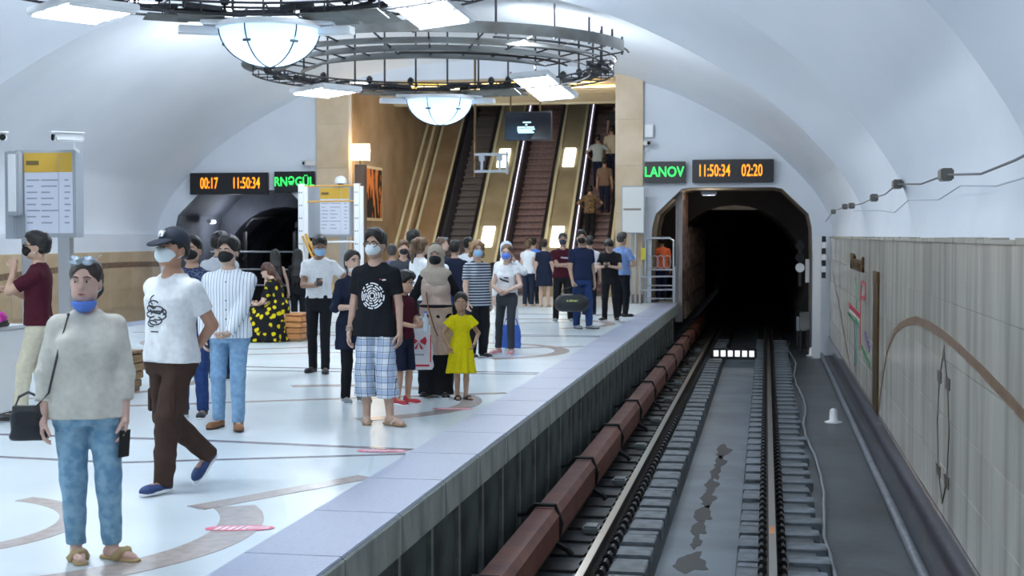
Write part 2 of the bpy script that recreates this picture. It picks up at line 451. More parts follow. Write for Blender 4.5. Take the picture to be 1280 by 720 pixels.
# left wall behind the far track
b = MB(); b.box(2 * XC - XW - .3, 2 * XC - XW, -14, DW + .1, -1.5, 1.30)
wl = struct(b.build('wall_left', M['beige'])); wl['label'] = 'beige stone wall behind the far track'
b = MB(); b.box(2 * XC - XW - .3, 2 * XC - XW - .02, -14, DW + .1, 1.30, 1.75); b.build('plaster_band', M['plaster'], wl)
pl = MB(); pl.bbox(0, .02, .004, 1.19, 0, .47, .004); po = pl.build('panel', M['beige'], wl, loc=(2 * XC - XW, 14.0, .82))
for i in range(0, 19):
    for z in (-.13, .345, .82):
        if i or z != .82: link('panel', po.data, None, wl, (2 * XC - XW, 14.0 + 1.2 * i, z))
def wallband(pts, wd, x, m, parent, name):
    P = [Vector((p[0], p[1])) for p in pts]; vs = []; N = len(P)
    for i, p in enumerate(P):
        t = (P[min(i + 1, N - 1)] - P[max(i - 1, 0)]).normalized(); n_ = Vector((-t.y, t.x))
        for s in (-1, 1): vs.append((p.x + n_.x * wd * s / 2, p.y + n_.y * wd * s / 2))
    b = MB(); b.add([(x[0], a, c) for a, c in vs] + [(x[1], a, c) for a, c in vs],
        [(2 * N + 2 * i, 2 * N + 2 * i + 1, 2 * N + 2 * i + 3, 2 * N + 2 * i + 2) for i in range(N - 1)] + [(2 * i + e, 2 * i + 2 + e, 2 * N + 2 * i + 2 + e, 2 * N + 2 * i + e) for i in range(N - 1) for e in (0, 1)])
    return b.build(name, m, parent)
sw = [(y, .42 + .55 * math.sin((y - 22) / 7.5)) for y in np.linspace(22, 36, 40)]
wallband(sw, .14, (2 * XC - XW + .015, 2 * XC - XW + .028), M['bandbrown'], wl, 'mosaic_band')

# tunnels behind the portals
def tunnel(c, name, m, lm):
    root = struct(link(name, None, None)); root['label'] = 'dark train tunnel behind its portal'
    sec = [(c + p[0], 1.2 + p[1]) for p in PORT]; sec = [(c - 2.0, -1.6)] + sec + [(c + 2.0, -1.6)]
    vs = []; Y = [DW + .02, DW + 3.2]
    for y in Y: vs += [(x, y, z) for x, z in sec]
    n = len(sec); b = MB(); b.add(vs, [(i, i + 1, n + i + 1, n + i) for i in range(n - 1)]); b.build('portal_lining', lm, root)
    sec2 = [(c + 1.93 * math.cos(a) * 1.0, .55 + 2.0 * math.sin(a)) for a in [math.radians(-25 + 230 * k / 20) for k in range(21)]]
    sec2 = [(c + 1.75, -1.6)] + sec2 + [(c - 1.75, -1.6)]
    n = len(sec2); vs = []
    YY = [DW + 3.2 + 1.0 * k for k in range(40)]
    for k, y in enumerate(YY):
        s = 1.0 - .035 * (k % 2)
        vs += [(c + (x - c) * s, y, .3 + (z - .3) * s) for x, z in sec2]
    b = MB(); b.add(vs, [(k * n + i, k * n + i + 1, (k + 1) * n + i + 1, (k + 1) * n + i) for k in range(len(YY) - 1) for i in range(n - 1)])
    k = (len(YY) - 1) * n; b.add([vs[k + i] for i in range(n)], [tuple(range(n))])
    b.build('lining', m, root)
    # ring wall between the octagon and the tube
    b = MB(); y = DW + 3.2
    o = [(c - 2.1, -1.6), (c - 2.1, 3.1), (c + 2.1, 3.1), (c + 2.1, -1.6)]
    inn = [(x, z) for x, z in sec2][::-1]
    out = []
    for x, z in inn:
        u, v = x - c, z - .3; s = min(2.3 / max(abs(u), .01), 2.9 / max(abs(v), .01)); out.append((c + u * s, .3 + v * s))
    b.add([(x, y, z) for x, z in inn] + [(x, y, z) for x, z in out], [(i, i + 1, n + i + 1, n + i) for i in range(n - 1)])
    b.build('ring_wall', m, root)
    return root
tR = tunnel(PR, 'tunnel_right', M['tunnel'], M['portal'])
tL = tunnel(PL, 'tunnel_left', M['ltunnel'], M['ltunnel'])

# escalator hall shell
SL = .944; EY = 40.4           # slope and foot of the escalators
wing = struct(link('wall_hall', None, None)); wing['label'] = 'marble walls of the escalator hall'
def sideface(x, y0, y1, m, name, th):
    b = MB(); b.box(x, x + th, y0, y1, -.3, 12); return b.build(name, m, wing)
sideface(HX0 - .3, DW + .2, 54, M['beige2'], 'side_wall', .3)
sideface(HX1 - .2, 40.9, 54, M['beige2'], 'side_wall', .3)
b = MB(); b.box(HX0, HX1, 54, 54.3, 0, 16); b.build('back_wall', M['stepdark'], wing)
b = MB(); b.add([(HX0 - .3, 40.6, 5.62), (HX1 + .3, 40.6, 5.62), (HX1 + .3, 54, 5.62 + 13.4 * SL), (HX0 - .3, 54, 5.62 + 13.4 * SL)], [(0, 1, 2, 3)]); b.build('sloping_ceiling', M['plaster'], wing)
hc = struct(link('ceiling_hall', None, None)); hc['label'] = 'slatted cream ceiling with yellow light strips'
b = MB(); b.add([(HX0 - .3, DW, 5.95), (HX1 + .4, DW, 5.95), (HX1 + .4, 40.9, 5.85), (HX0 - .3, 40.9, 5.85)], [(0, 1, 2, 3)]); b.build('ceiling_board', M['slat'], hc)
s = MB(); s.box(HX0, HX1, 0, .22, -.1, 0); s0 = s.build('slat', M['slat'], hc, loc=(0, DW + .3, 5.86))
for i in range(1, 15):
    y = DW + .3 + .31 * i; z = 5.86 - .018 * i
    if i in (2, 4): continue
    link('slat', s0.data, None, hc, (0, y, z))
for i, (xa, xb) in ((2, (-9.6, -4.4)), (4, (-9.6, -4.0))):
    b = MB(); b.box(xa, xb, 0, .16, -.07, 0); b.build('light_strip', M['warm'], hc, loc=(0, DW + .33 + .31 * i, 5.85 - .018 * i))
    L = bpy.data.lights.new('strip_light', 'AREA'); L.shape = 'RECTANGLE'; L.size = xb - xa; L.size_y = .14; L.energy = 75 * LAMP; L.color = (1, .96, .9); lo_ = link('strip_light', L, None, hc, ((xa + xb) / 2, DW + .41 + .31 * i, 5.77 - .018 * i)) if 0 else bpy.data.objects.new('strip_light', L)
    COL.objects.link(lo_); lo_.parent = hc; lo_.location = ((xa + xb) / 2, DW + .41 + .31 * i, 5.77 - .018 * i); lo_.rotation_euler = (math.radians(35), 0, 0)
b = MB(); b.box(-4.9, -3.95, 0, .16, -.07, 0); b.build('light_strip', M['warm'], hc, loc=(0, DW + .6, 5.83))
b = MB(); b.box(HX0, HX1 + .3, 40.55, 40.75, 5.5, 5.9); b.build('beam', M['decktrim'], hc)
# pillars beside the opening, stone cladding in slabs
def pillar(x0, x1, name, yb=40.9):
    r = struct(link(name, None, None)); z = .0
    i = 0
    while z < 5.9:
        h = 1.16
        b = MB(); b.bbox(x0, x1, DW - .12, DW + .9, z + .002, min(z + h, 6.0) - .002, .004); b.build('cladding_slab', M['beige'], r)
        z += h; i += 1
    b = MB(); b.box(x0 - .01, x1 + .01, DW - .14, DW + .85, .0, .22); b.build('plinth', M['bandbrown'], r)
    return r
pillar(-3.78, -3.08, 'pillar_right'); pillar(-11.66, -10.78, 'pillar_left')
b = MB(); b.box(-3.85, -3.1, DW + .9, 40.95, 0, 6); b.build('side_wall', M['beige'], wing)

# daylight-free lamp light is built with each lamp below
# ================================================================= lamps
def area_light(name, parent, loc, size, power, col=(.86, .93, 1), rot=(0, 0, 0), sy=None):
    L = bpy.data.lights.new(name, 'AREA'); L.energy = power * LAMP; L.color = col; L.size = size
    if sy: L.shape = 'RECTANGLE'; L.size_y = sy
    o = bpy.data.objects.new(name, L); COL.objects.link(o); o.parent = parent; o.location = loc; o.rotation_euler = rot
    return o
def point_light(name, parent, loc, r, power, col=(.86, .93, 1)):
    L = bpy.data.lights.new(name, 'POINT'); L.energy = power * LAMP; L.color = col; L.shadow_soft_size = r
    o = bpy.data.objects.new(name, L); COL.objects.link(o); o.parent = parent; o.location = loc
    return o

RX, RZ = -6.5, 4.88            # axis of the ring lamps and their height
def pol(r, deg, z=0.): return (r * math.sin(math.radians(deg)), r * math.cos(math.radians(deg)), z)   # angle from the far side, to the right positive
def ring_lamp(yc, label):
    T = thing('ring_chandelier', label, 'chandelier', (RX, yc, RZ), 0, 'ring chandeliers hung under the vault')
    rg = random.Random(11)
    A = [-102 + 197 * k / 48 for k in range(49)]
    for r, z in ((3.1, 0), (3.55, 0), (3.1, .17), (3.55, .17)):
        b = MB(); b.tube([pol(r, a, z) for a in A], .02, 5); b.build('ring_tube', M['darkmetal'], T)
    b = MB()
    for k, a in enumerate(A[::2]):
        b.tube([pol(3.08, a, 0), pol(3.57, a, 0)], .014, 4); b.tube([pol(3.08, a, .17), pol(3.57, a, .17)], .014, 4)
        for r in (3.1, 3.55): b.tube([pol(r, a, 0), pol(r, a, .17)], .012, 4)
        b.tube([pol(3.1, a, 0), pol(3.55, a + 4, .17)], .01, 4)
    lat = b.build('lattice', M['darkmetal'], T); lat['kind'] = 'stuff'
    b = MB()
    for a in A[:-1]:
        if rg.random() < .95: b.tube([pol(3.15 + .3 * rg.random(), a, .02 + .1 * rg.random()), pol(3.12 + .4 * rg.random(), a + 6 + 5 * rg.random(), .05 + .12 * rg.random())], .03 + .03 * rg.random(), 5)
    cl = b.build('cable_bundle', mat('dark_cables', '2a2b30', .6), T); cl['kind'] = 'stuff'
    for k, a in enumerate(range(-92, 96, 12)):
        p = pol(3.33, a, 0); z1 = arch_z(RX + p[0]) + .16 - RZ
        b = MB(); b.tube([pol(3.33, a, .1), pol(3.33, a, z1)], .022, 5); b.build('hanger_rod', M['darkmetal'], T)
    for a in (-84, -58, -38, -22, 9, 16, 42, 52, 66, 80):
        b = MB(); c = pol(3.34, a, .24); b.lathe([(.0, -.08), (.05, -.075), (.075, -.03), (.07, .03), (.03, .075), (0, .08)], c, 10)
        b.tube([pol(3.34, a, .1), pol(3.34, a, .2)], .02, 5); b.build('spotlight', mat('spot_housing', '24252a', .4, .3), T, smooth=True)
    # near side: curved plates between brackets
    for r0, r1, z, a0, a1, m in ((2.2, 2.6, .0, 112, 255, 'plate'), (2.72, 3.14, .06, 98, 262, 'plate'), (3.28, 3.74, .12, 112, 268, 'plate')):
        AA = [a0 + (a1 - a0) * k / 30 for k in range(31)]; vs = []
        for a in AA: vs += [pol(r0, a, z + .16), pol(r1, a, z), pol(r1, a, z + .02), pol(r0, a, z + .18)]
        fs = [(4 * k + i, 4 * k + (i + 1) % 4, 4 * k + 4 + (i + 1) % 4, 4 * k + 4 + i) for k in range(30) for i in range(4)] + [(0, 1, 2, 3), (120, 121, 122, 123)]
        b = MB(); b.add(vs, fs); b.build('curved_plate', M[m], T)
    b = MB(); AA = [150 + 0 * k for k in range(1)]
    for r, z, a0, a1 in ((3.85, .38, 88, 215), (3.6, .28, 78, 150), (3.3, .2, 80, 170), (2.7, .1, 95, 180)):
        b2 = MB(); b2.tube([pol(r, a0 + (a1 - a0) * k / 26, z) for k in range(27)], .022, 5); b2.build('ring_tube', M['darkmetal'], T)
    AA = [100 + 112 * k / 28 for k in range(29)]; vs = []
    for a in AA: vs += [pol(3.86, a, .30), pol(3.9, a, .30), pol(3.9, a, .50), pol(3.86, a, .50)]
    b2 = MB(); b2.add(vs, [(4 * k + i, 4 * k + (i + 1) % 4, 4 * k + 4 + (i + 1) % 4, 4 * k + 4 + i) for k in range(28) for i in range(4)] + [(0, 1, 2, 3), (112, 113, 114, 115)]); b2.build('rim_band', M['plate'], T)
    for a in range(98, 266, 14):
        b2 = MB(); b2.tube([pol(2.33, a, .1), pol(3.86, a, .3)], .018, 4); b2.build('bracket', M['darkmetal'], T)
    for a in (92, 104, 118, 132, 150, 172, 196, 222, 246):
        p = pol(3.75, a, .3); z1 = arch_z(RX + p[0]) + .05 - RZ
        if z1 > .3: b2 = MB(); b2.tube([p, pol(3.75, a, z1)], .022, 5); b2.build('hanger_rod', M['darkmetal'], T)
    # glass bowl on the far side
    a = -11; c = Vector(pol(3.34, a, -.16)); R_, H_ = .72, .56
    prof = [(R_ * math.cos(t), -H_ * math.sin(t)) for t in [PI / 2 * k / 12 for k in range(13)]]
    b = MB(); b.lathe(prof, c, 36); bowl = b.build('glass_bowl', M['bowl'], T, smooth=True)
    b = MB(); b.tube([(c.x + R_ * 1.01 * math.cos(t), c.y + R_ * 1.01 * math.sin(t), c.z) for t in [2 * PI * k / 36 for k in range(36)]], .028, 6, True); b.build('bowl_rim', M['whitemetal'], T, smooth=True)
    b = MB(); b.lathe([(0, .06), (.74, .06), (.78, .0), (.76, -.015), (0, -.01)], c, 32); b.build('bowl_cap', M['whitemetal'], T)
    b = MB(); b.bbox(-.95, .95, -.3, .3, .03, .09, .01); o = b.build('bowl_tray', M['whitemetal'], T, loc=c); o.rotation_euler[2] = math.radians(11)
    for k in range(6):
        t = 2 * PI * (k + .35) / 6
        b = MB(); b.tube([(c.x + 1.012 * R_ * math.cos(q) * math.cos(t), c.y + 1.012 * R_ * math.cos(q) * math.sin(t), c.z - 1.012 * H_ * math.sin(q)) for q in [PI / 2 * j / 10 for j in range(11)]], .012, 5)
        q = .45; x_, y_, z_ = 1.02 * R_ * math.cos(q) * math.cos(t), 1.02 * R_ * math.cos(q) * math.sin(t), -1.02 * H_ * math.sin(q)
        b.tube([(c.x + x_ - .06 * math.sin(t), c.y + y_ + .06 * math.cos(t), c.z + z_), (c.x + x_ + .06 * math.sin(t), c.y + y_ - .06 * math.cos(t), c.z + z_)], .02, 6)
        b.build('bowl_rib', M['darkmetal'], bowl)
    point_light('bowl_light', T, (c.x, c.y, c.z - .2), .12, 24, (.66, .86, 1))
    # tilted square lamps
    for a, tilt in ((-58, 3), (33, 24)):
        g = link('square_lamp', None, None, T, pol(3.25, a, -.12 if a < 0 else 0.)); g.rotation_euler = (math.radians(-tilt), 0, -math.radians(a))
        b = MB(); b.bbox(-.55, .55, -.55, .55, 0, .1, .015); b.build('lamp_frame', M['whitemetal'], g)
        for k in (-1, 0, 1):
            b = MB(); b.bbox(-.48, .48, k * .33 - .13, k * .33 + .13, -.02, .01, .008); b.build('lamp_tube', M['tube'], g)
        for k in (-.49, -.165, .165, .49):
            b = MB(); b.box(-.5, .5, k - .014, k + .014, -.035, .0); b.build('louvre', M['whitemetal'], g)
        area_light('square_light', g, (0, 0, -.06), 1.0, 64)
    # flat metal plates and ballast boxes next to the bowl
    for a, r, tl in ((5, 3.05, 14), (5.5, 3.4, 10), (17, 3.05, 16), (17, 3.4, 12), (-28, 3.2, 8), (-36, 3.3, 8)):
        b = MB(); b.bbox(-.32, .32, -.17, .17, -.01, .01, .004); o = b.build('flat_plate', M['plate'], T, loc=pol(r, a, -.06)); o.rotation_euler = (math.radians(-tl), 0, -math.radians(a))
    for a in (3.5, -27):
        b = MB(); b.bbox(-.36, .36, -.12, .12, -.07, .04, .008); o = b.build('ballast_box', M['whitemetal'], T, loc=pol(3.45, a, -.18)); o.rotation_euler[2] = -math.radians(a)
    # uplighters on the ring wash the vault
    for a in (-82, -40, 25, 82, 140, 215):
        p = pol(3.4, a, .32); o = area_light('uplight', T, p, .35, 95); dv = Vector((p[0], p[1] * .55, 1.0)); o.rotation_euler = dv.to_track_quat('-Z', 'Y').to_euler()
    return T
# the bowl is translucent glass with a bulb inside
nt = M['bowl'].node_tree; tr = nt.nodes.new('ShaderNodeBsdfTranslucent'); tr.inputs[0].default_value = lin('d9efff'); ad = nt.nodes.new('ShaderNodeMixShader'); ad.inputs[0].default_value = .6
nt.links.new(nt.nodes['Principled BSDF'].outputs[0], ad.inputs[1]); nt.links.new(tr.outputs[0], ad.inputs[2]); nt.links.new(ad.outputs[0], nt.nodes['Material Output'].inputs[0])
YR2, YR1 = 27.55, 16.6
ch = ring_lamp(YR2, 'ring chandelier with glass bowl nearest the escalators')
for y, lb in ((YR1, 'large ring chandelier with glass bowl at the top of the picture'), (5.6, 'ring chandelier over the near platform, out of the picture'), (-5.3, 'ring chandelier behind the camera')):
    c = copy_tree(ch); c.location.y = y; c['label'] = lb

# ================================================================= escalators
def sl(y, dz=0.): return SL * (y - EY) + dz
def slope_prism(x0, x1, h0, h1, y0=EY - .9, y1=52.0, foot=True):
    """prism following the incline between heights h0 and h1 above the step line"""
    poly = [(y0, max(0, h0)), (EY, max(0, h0)), (y1, sl(y1, h0)), (y1, sl(y1, h1)), (EY, sl(EY, h1)), (y0, max(.02, h1))]
    b = MB(); return b.prism(poly, x1 - x0, 'x', x0)
ES = [('left escalator beside the marble wall', -9.42, -8.60, False), ('middle escalator with the white handrail light', -7.47, -6.50, True), ('right escalator carrying the riders', -5.42, -4.54, True)]
for lb, x0, x1, wl_ in ES:
    T = thing('escalator', lb, 'escalator', (0, 0, 0), 0, 'escalators at the end of the hall')
    st = MB(); st.prism([(.07, -.3), (.07, -.075), (0, -.07), (0, -.006), (.006, 0), (.28, 0), (.28, -.3)], x1 - x0, 'x', x0)
    ms = M['stepdark'] if x0 < -9 else M['ridge']
    s0 = st.build('step', ms, T, loc=(0, EY, .2))
    for i in range(1, 44): link('step', s0.data, None, T, (0, EY + .2119 * i, .2 + .2 * i))
    b = MB(); b.box(x0, x1, EY - .9, EY + .1, -.02, .012); b.build('landing_plate', M['steel'], T)
    for xa, xb in ((x0 - .10, x0 - .02), (x1 + .02, x1 + .08)):
        slope_prism(xa, xb, -.3, .86).build('balustrade', M['balus'], T)
    for xa in (x0 - .16, x1 + .06):
        b = MB(); b.tube([(xa, EY - 1.1, .55), (xa, EY - 1.15, .75), (xa, EY - 1.0, .9), (xa, EY - .1, .92), (xa, 52, sl(52, .92))], .05, 8); b.build('handrail', M['rubber'], T, smooth=True)
    if wl_:
        b = MB(); b.tube([(x0 - .07, EY - .1, .94), (x0 - .07, 51, sl(51, .94))], .013, 6); b.build('light_line', M['wline'], T)
# tan decks between the escalators, each with two lit panels
def deck(x0, x1, h, m, lamps, label):
    T = thing('escalator_deck', label, 'deck', (0, 0, 0), 0)
    slope_prism(x0, x1, -.3, h).build('deck_body', m, T)
    for e in (x0 + .03, x1 - .11):
        b = MB(); b.prism([(EY - .1, sl(EY, h)), (52, sl(52, h)), (52, sl(52, h + .05)), (EY - .1, sl(EY, h + .05))], .08, 'x', e); b.build('deck_trim', M['decktrim'], T)
    xm = (x0 + x1) / 2 - .02
    for y in lamps:
        b = MB(); b.prism([(y, sl(y, h)), (y + .58, sl(y + .58, h)), (y + .58, sl(y + .58, h + .06)), (y, sl(y, h + .06))], .34, 'x', xm - .17); b.build('lit_panel', M['pane'], T)
        
deck(-8.52, -7.64, .86, M['deck'], (40.95, 43.55), 'tan deck between the left and middle escalators')
deck(-6.42, -5.60, .86, M['deck'], (40.95, 43.55), 'tan deck between the middle and right escalators')
deck(-10.36, -9.6, .86, M['beige2'], (), 'marble ramp deck left of the escalators')
deck(-10.76, -10.38, 1.3, M['beige2'], (), 'upper marble ledge against the hall wall')
deck(-4.46, -3.9, .86, M['deck'], (), 'narrow deck between right escalator and pillar')

# ================================================================= signs, screens and boards
def led_sign(x0, x1, z0, z1, y, label, texts, m, pole=True):
    T = thing('led_sign', label, 'sign', ((x0 + x1) / 2, y, (z0 + z1) / 2), 0, 'LED signs on the end wall')
    w_, h_ = x1 - x0, z1 - z0
    b = MB(); b.bbox(-w_ / 2, w_ / 2, -.06, .06, -h_ / 2, h_ / 2, .012); b.build('housing', M['led'], T)
    for u, body, s, sx in texts: text('lettering', body, s, m, T, (u * w_ / 2, -.064, -.0), depth=.003, bold=.002, sx=sx)
    for u in (-.35, .35):
        b = MB(); b.tube([(u * w_, .05, 0), (u * w_, .13, 0)], .025, 6); b.build('wall_bracket', M['greymetal'], T)
    return T
led_sign(-1.84, .17, 3.03, 3.61, DW - .14, 'amber clock sign reading 11:50:34 and 02:20 above the right tunnel', [(-.46, '11:50:34', .42, .56), (.47, '02:20', .42, .56)], M['amber'])
led_sign(-3.03, -2.0, 3.03, 3.57, DW - .14, 'green sign reading LANOV beside the pillar', [(-.05, 'LANOV', .36, .82)], M['green'])
led_sign(-15.16, -12.98, 2.80, 3.38, DW - .14, 'amber clock sign reading 00:17 and 11:50:34 above the left tunnel', [(-.5, '00:17', .42, .54), (.45, '11:50:34', .42, .54)], M['amber'])
led_sign(-12.80, -11.70, 2.84, 3.40, DW - .14, 'green sign reading RN\u018fG\u00dcL above the left tunnel', [(.0, 'RN\u018fG\u00dcL', .34, .8)], M['green'])

def info_board(x, y, label, lamp, rz=0):
    T = thing('information_board', label, 'sign board', (x, y, 0), rz, 'information boards on steel posts')
    w_ = .92
    b = MB(); b.bbox(-w_ / 2, w_ / 2, -.05, .2, 1.68, 2.9, .012); b.build('case', M['greymetal'], T)
    b = MB(); b.box(-w_ / 2 - .17, -w_ / 2 - .0, .0, .22, 1.66, 2.88); b.build('side_panel', M['greymetal'], T)
    b = MB(); b.box(-.30, w_ / 2 - .04, -.056, -.046, 1.74, 2.86); pp = b.build('printed_panel', M['paper'], T)
    b = MB(); b.box(-.30, w_ / 2 - .04, -.060, -.054, 2.59, 2.86); b.build('header', M['yellow'], T)
    rg = random.Random(2)
    for i in range(8):
        z = 2.48 - .085 * i
        for u0, u1 in ((-.27, -.27 + .09 + .11 * rg.random()), (-.05, .02 + .2 * rg.random()), (.3, .36 + .04 * rg.random())):
            b = MB(); b.box(u0, u1, -.0585, -.0555, z - .010, z + .010); b.build('print_line', M['ink'], pp)
    b = MB(); b.box(-.27, -.08, -.063, -.059, 2.69, 2.75); b.build('print_line', mat('dark_print', '6b5a30', .6), pp)
    b = MB(); b.box(.21, .215, -.062, -.05, 1.74, 2.86); b.build('divider', M['greymetal'], T)
    for u in (-.31, .24):
        b = MB(); b.box(u - .09, u + .09, .02, .14, 0, 1.7); b.build('post', M['steel'], T)
    if lamp:
        b = MB(); b.bbox(-.50, -.32, -.2, -.05, 1.98, 2.88, .02); L = b.build('light_box', M['greymetal'], T)
        b = MB(); b.bbox(-.47, -.35, -.206, -.19, 2.04, 2.84, .005); b.build('diffuser', M['whitemetal'], L)
        for i in range(6):
            b = MB(); b.tube([(-.45 + .035 * i, -.1, 2.0), (-.45 + .035 * i, -.1, 1.70)], .008, 5); b.build('cable', M['greymetal'], T)
    return T
info_board(-9.93, 18.5, 'tall information board with yellow header near the left edge', True)
info_board(-10.28, 33.0, 'information board between the white perforated posts', False)
# surveillance cameras
def cctv(name, x, y, z, rz, label, s=1.):
    T = thing(name, label, 'camera', (x, y, z), rz)
    b = MB(); b.bbox(-.06 * s, .06 * s, -.19 * s, .17 * s, -.05 * s, .06 * s, .018 * s); b.build('housing', M['whitemetal'], T)
    b = MB(); b.bbox(-.075 * s, .075 * s, -.24 * s, .18 * s, .055 * s, .072 * s, .006 * s); b.build('sun_shield', M['whitemetal'], T)
    b = MB(); b.lathe([(0, 0), (.04 * s, 0), (.04 * s, .02 * s)], (0, 0, 0), 12); o = b.build('lens', M['rubber'], T, loc=(0, -.2 * s, 0)); o.rotation_euler = (PI / 2, 0, 0)
    b = MB(); b.tube([(0, .05 * s, -.04 * s), (0, .06 * s, -.13 * s), (0, .12 * s, -.18 * s)], .018 * s, 6); b.build('bracket', M['whitemetal'], T)
    return T
cctv('security_camera', -10.52, 18.3, 3.06, math.radians(40), 'white security camera on the left corner of the near board', 1.1)
cctv('security_camera', -9.52, 18.4, 3.06, math.radians(-50), 'white security camera on the right corner of the near board', 1.1)
cctv('security_camera', -2.98, DW - .22, 4.02, math.radians(20), 'small security camera beside the right pillar')
cctv('security_camera', -11.82, DW - .22, 3.6, math.radians(-30), 'small security camera beside the left pillar')
T = thing('junction_box', 'small white box on the wall above the green LANOV sign', 'box', (-2.93, DW - .02, 4.35))
b = MB(); b.bbox(-.11, .11, -.1, 0, -.17, .17, .012); b.build('box_body', M['whitemetal'], T); b = MB(); b.box(-.09, .09, -.106, -.1, -.15, .15); b.build('box_cover', M['white'], T)
T = thing('dome_camera', 'white dome camera on the far information board', 'camera', (-10.05, 32.9, 2.955))
b = MB(); b.lathe([(.15, 0), (.15, .06), (.13, .12), (.08, .17), (0, .19)], (0, 0, 0), 16); b.build('dome_cover', M['whitemetal'], T, smooth=True); b = MB(); b.lathe([(.0, -.05), (.05, -.04), (.08, 0)], (0, 0, 0), 12); b.build('lens', M['rubber'], T)

# perforated white posts tied with yellow poles
PF = thing('post_stand', 'white perforated steel posts tied with yellow poles around the far board', 'frame', (0, 32, 0))
for x in (-10.68, -9.33):
    b = MB(); b.box(x - .11, x + .02, -.07, .05, 0, 2.92); b.box(x + .02, x + .10, -.02, .03, 0, 2.86); p = b.build('post', M['whitemetal'], PF)
    for i in range(9):
        for dx in (-.085, -.035):
            b = MB(); b.box(x + dx, x + dx + .022, -.076, -.06, .3 + .3 * i, .33 + .3 * i); b.build('slot', M['rubber'], p)
for z in (2.86, 2.5, 1.55, .8):
    b = MB(); b.tube([(-10.7, 0, z), (-9.3, 0, z + .02)], .022, 6); b.build('cross_pole', M['yelpipe'] if z in (2.86, 2.5) else M['whitemetal'], PF)
b = MB(); b.tube([(-10.6, -.12, 1.75), (-9.9, -.12, .4)], .035, 6); b.build('brace_pole', M['yelpipe'], PF)
b = MB(); b.tube([(-10.66, -.16, 1.7), (-9.98, -.16, .35)], .03, 6); b.build('brace_pole', M['yelpipe'], PF)
# wall lamp, dark post, framed picture
T = thing('wall_lamp', 'lit warm wall lamp on the left pillar', 'lamp', (-10.45, DW - .1, 3.55))
b = MB(); b.box(-.24, .24, -.22, 0, .12, .55); b.build('lamp_shade', mat('lit_lamp_shade', 'fff2cc', .5, emit=('ffe7ae', 1.5)), T)
b = MB(); b.tube([(0, -.1, .14), (0, -.1, -.1), (0, .1, -.1)], .02, 6); b.build('bracket', M['bronze'], T)
point_light('lamp_light', T, (.32, .1, .35), .08, 40, (1, .78, .5))
T = thing('timber_post', 'dark brown post below the lit wall lamp', 'post', (-10.22, 35.2, 0))
b = MB(); b.bbox(-.13, .13, -.12, .12, 0, 3.52, .01); b.build('shaft', mat('brown_post', '6d5648', .5), T); b = MB(); b.box(-.16, .16, -.15, .15, 0, .12); b.build('base', M['bandbrown'], T)
T = thing('framed_picture', 'framed orange and black picture on the hall wall', 'picture', (HX0 + .01, 38.15, 2.87))
b = MB(); b.box(0, .05, -.85, .85, -.75, .75); b.build('picture_frame', mat('pale_frame', 'd9c8a4', .4), T)
def art(n, l, v):
    t = n.new('ShaderNodeTexNoise'); t.inputs['Scale'].default_value = 2.4; mp = n.new('ShaderNodeMapping'); mp.inputs['Scale'].default_value = (1, 2.2, .5)
    l.new(v, mp.inputs[0]); l.new(mp.outputs[0], t.inputs['Vector'])
    return mixc(n, l, mth(n, l, 'GREATER_THAN', t.outputs[0], .52), '231f1d', 'd9803f')
b = MB(); b.box(.045, .058, -.77, .77, -.67, .67); b.build('canvas', pattern('orange_black_print', art, .5), T)

# television and frame hung in front of the escalators
T = thing('hanging_screen', 'black television screen hung before the escalators', 'screen', (-5.84, 35, 4.43))
b = MB(); b.bbox(-.6, .6, -.04, .05, -.36, .36, .012); b.build('screen_case', M['led'], T)
b = MB(); b.box(-.57, .57, -.046, -.04, -.33, .33); b.build('screen_glass', mat('screen_face', '14161f', .15), T)
ms = mat('screen_text', 'bfe3ee', .5, emit=('aee0f0', 1.2))
for i, (u0, u1, z) in enumerate(((-.08, .12, .09), (-.02, .03, .03), (-.22, -.02, -.03), (.0, .2, -.03), (-.22, .22, -.08), (-.22, .16, -.12), (-.2, .2, -.16))):
    b = MB(); b.box(u0 - .05, u1 - .05, -.05, -.045, z - .016, z + .016); b.build('text_line', ms, T)
for u in (-.45, .3):
    b = MB(); b.tube([(u, .0, .3), (u, .0, 1.35)], .022, 6); b.build('hanger_rod', M['bronze'], T)
T = thing('ceiling_bracket', 'grey metal bracket frame hung left of the screen', 'frame', (0, 34, 0))
for x, z0, z1 in ((-6.99, 3.12, 6.0), (-6.2, 3.2, 3.75)):
    b = MB(); b.tube([(x, 0, z0), (x, 0, z1)], .03, 6); b.build('upright', M['bronze'] if x < -6.5 else M['greymetal'], T)
for z in (3.27, 3.68):
    b = MB(); b.box(-7.0, -6.17, -.03, .03, z - .03, z + .03); b.build('crossbar', M['greymetal'], T)
for x in (-6.82, -6.38):
    b = MB(); b.box(x - .03, x + .03, -.02, .02, 3.27, 3.68); b.box(x - .07, x + .07, -.03, .03, 3.52, 3.66); b.build('clamp', M['greymetal'], T)
# blank white board on two posts by the right pillar
T = thing('notice_board', 'blank white notice board on steel posts by the right pillar', 'notice board', (-3.28, 35.55, 0))
b = MB(); b.bbox(-.29, .29, -.03, .03, 1.76, 2.95, .008); b.build('frame', M['greymetal'], T)
b = MB(); b.box(-.265, .265, -.036, -.03, 1.79, 2.92); p = b.build('white_panel', mat('board_white', 'dfe0dc', .4), T)
b = MB(); b.box(-.24, .2, -.042, -.036, 2.34, 2.39); b.build('dark_mark', mat('smudge', '8d8274', .7), p)
for u in (-.06, .06):
    b = MB(); b.tube([(u, .05, 0), (u, .05, 2.4)], .035, 8); b.build('post', M['steel'], T)

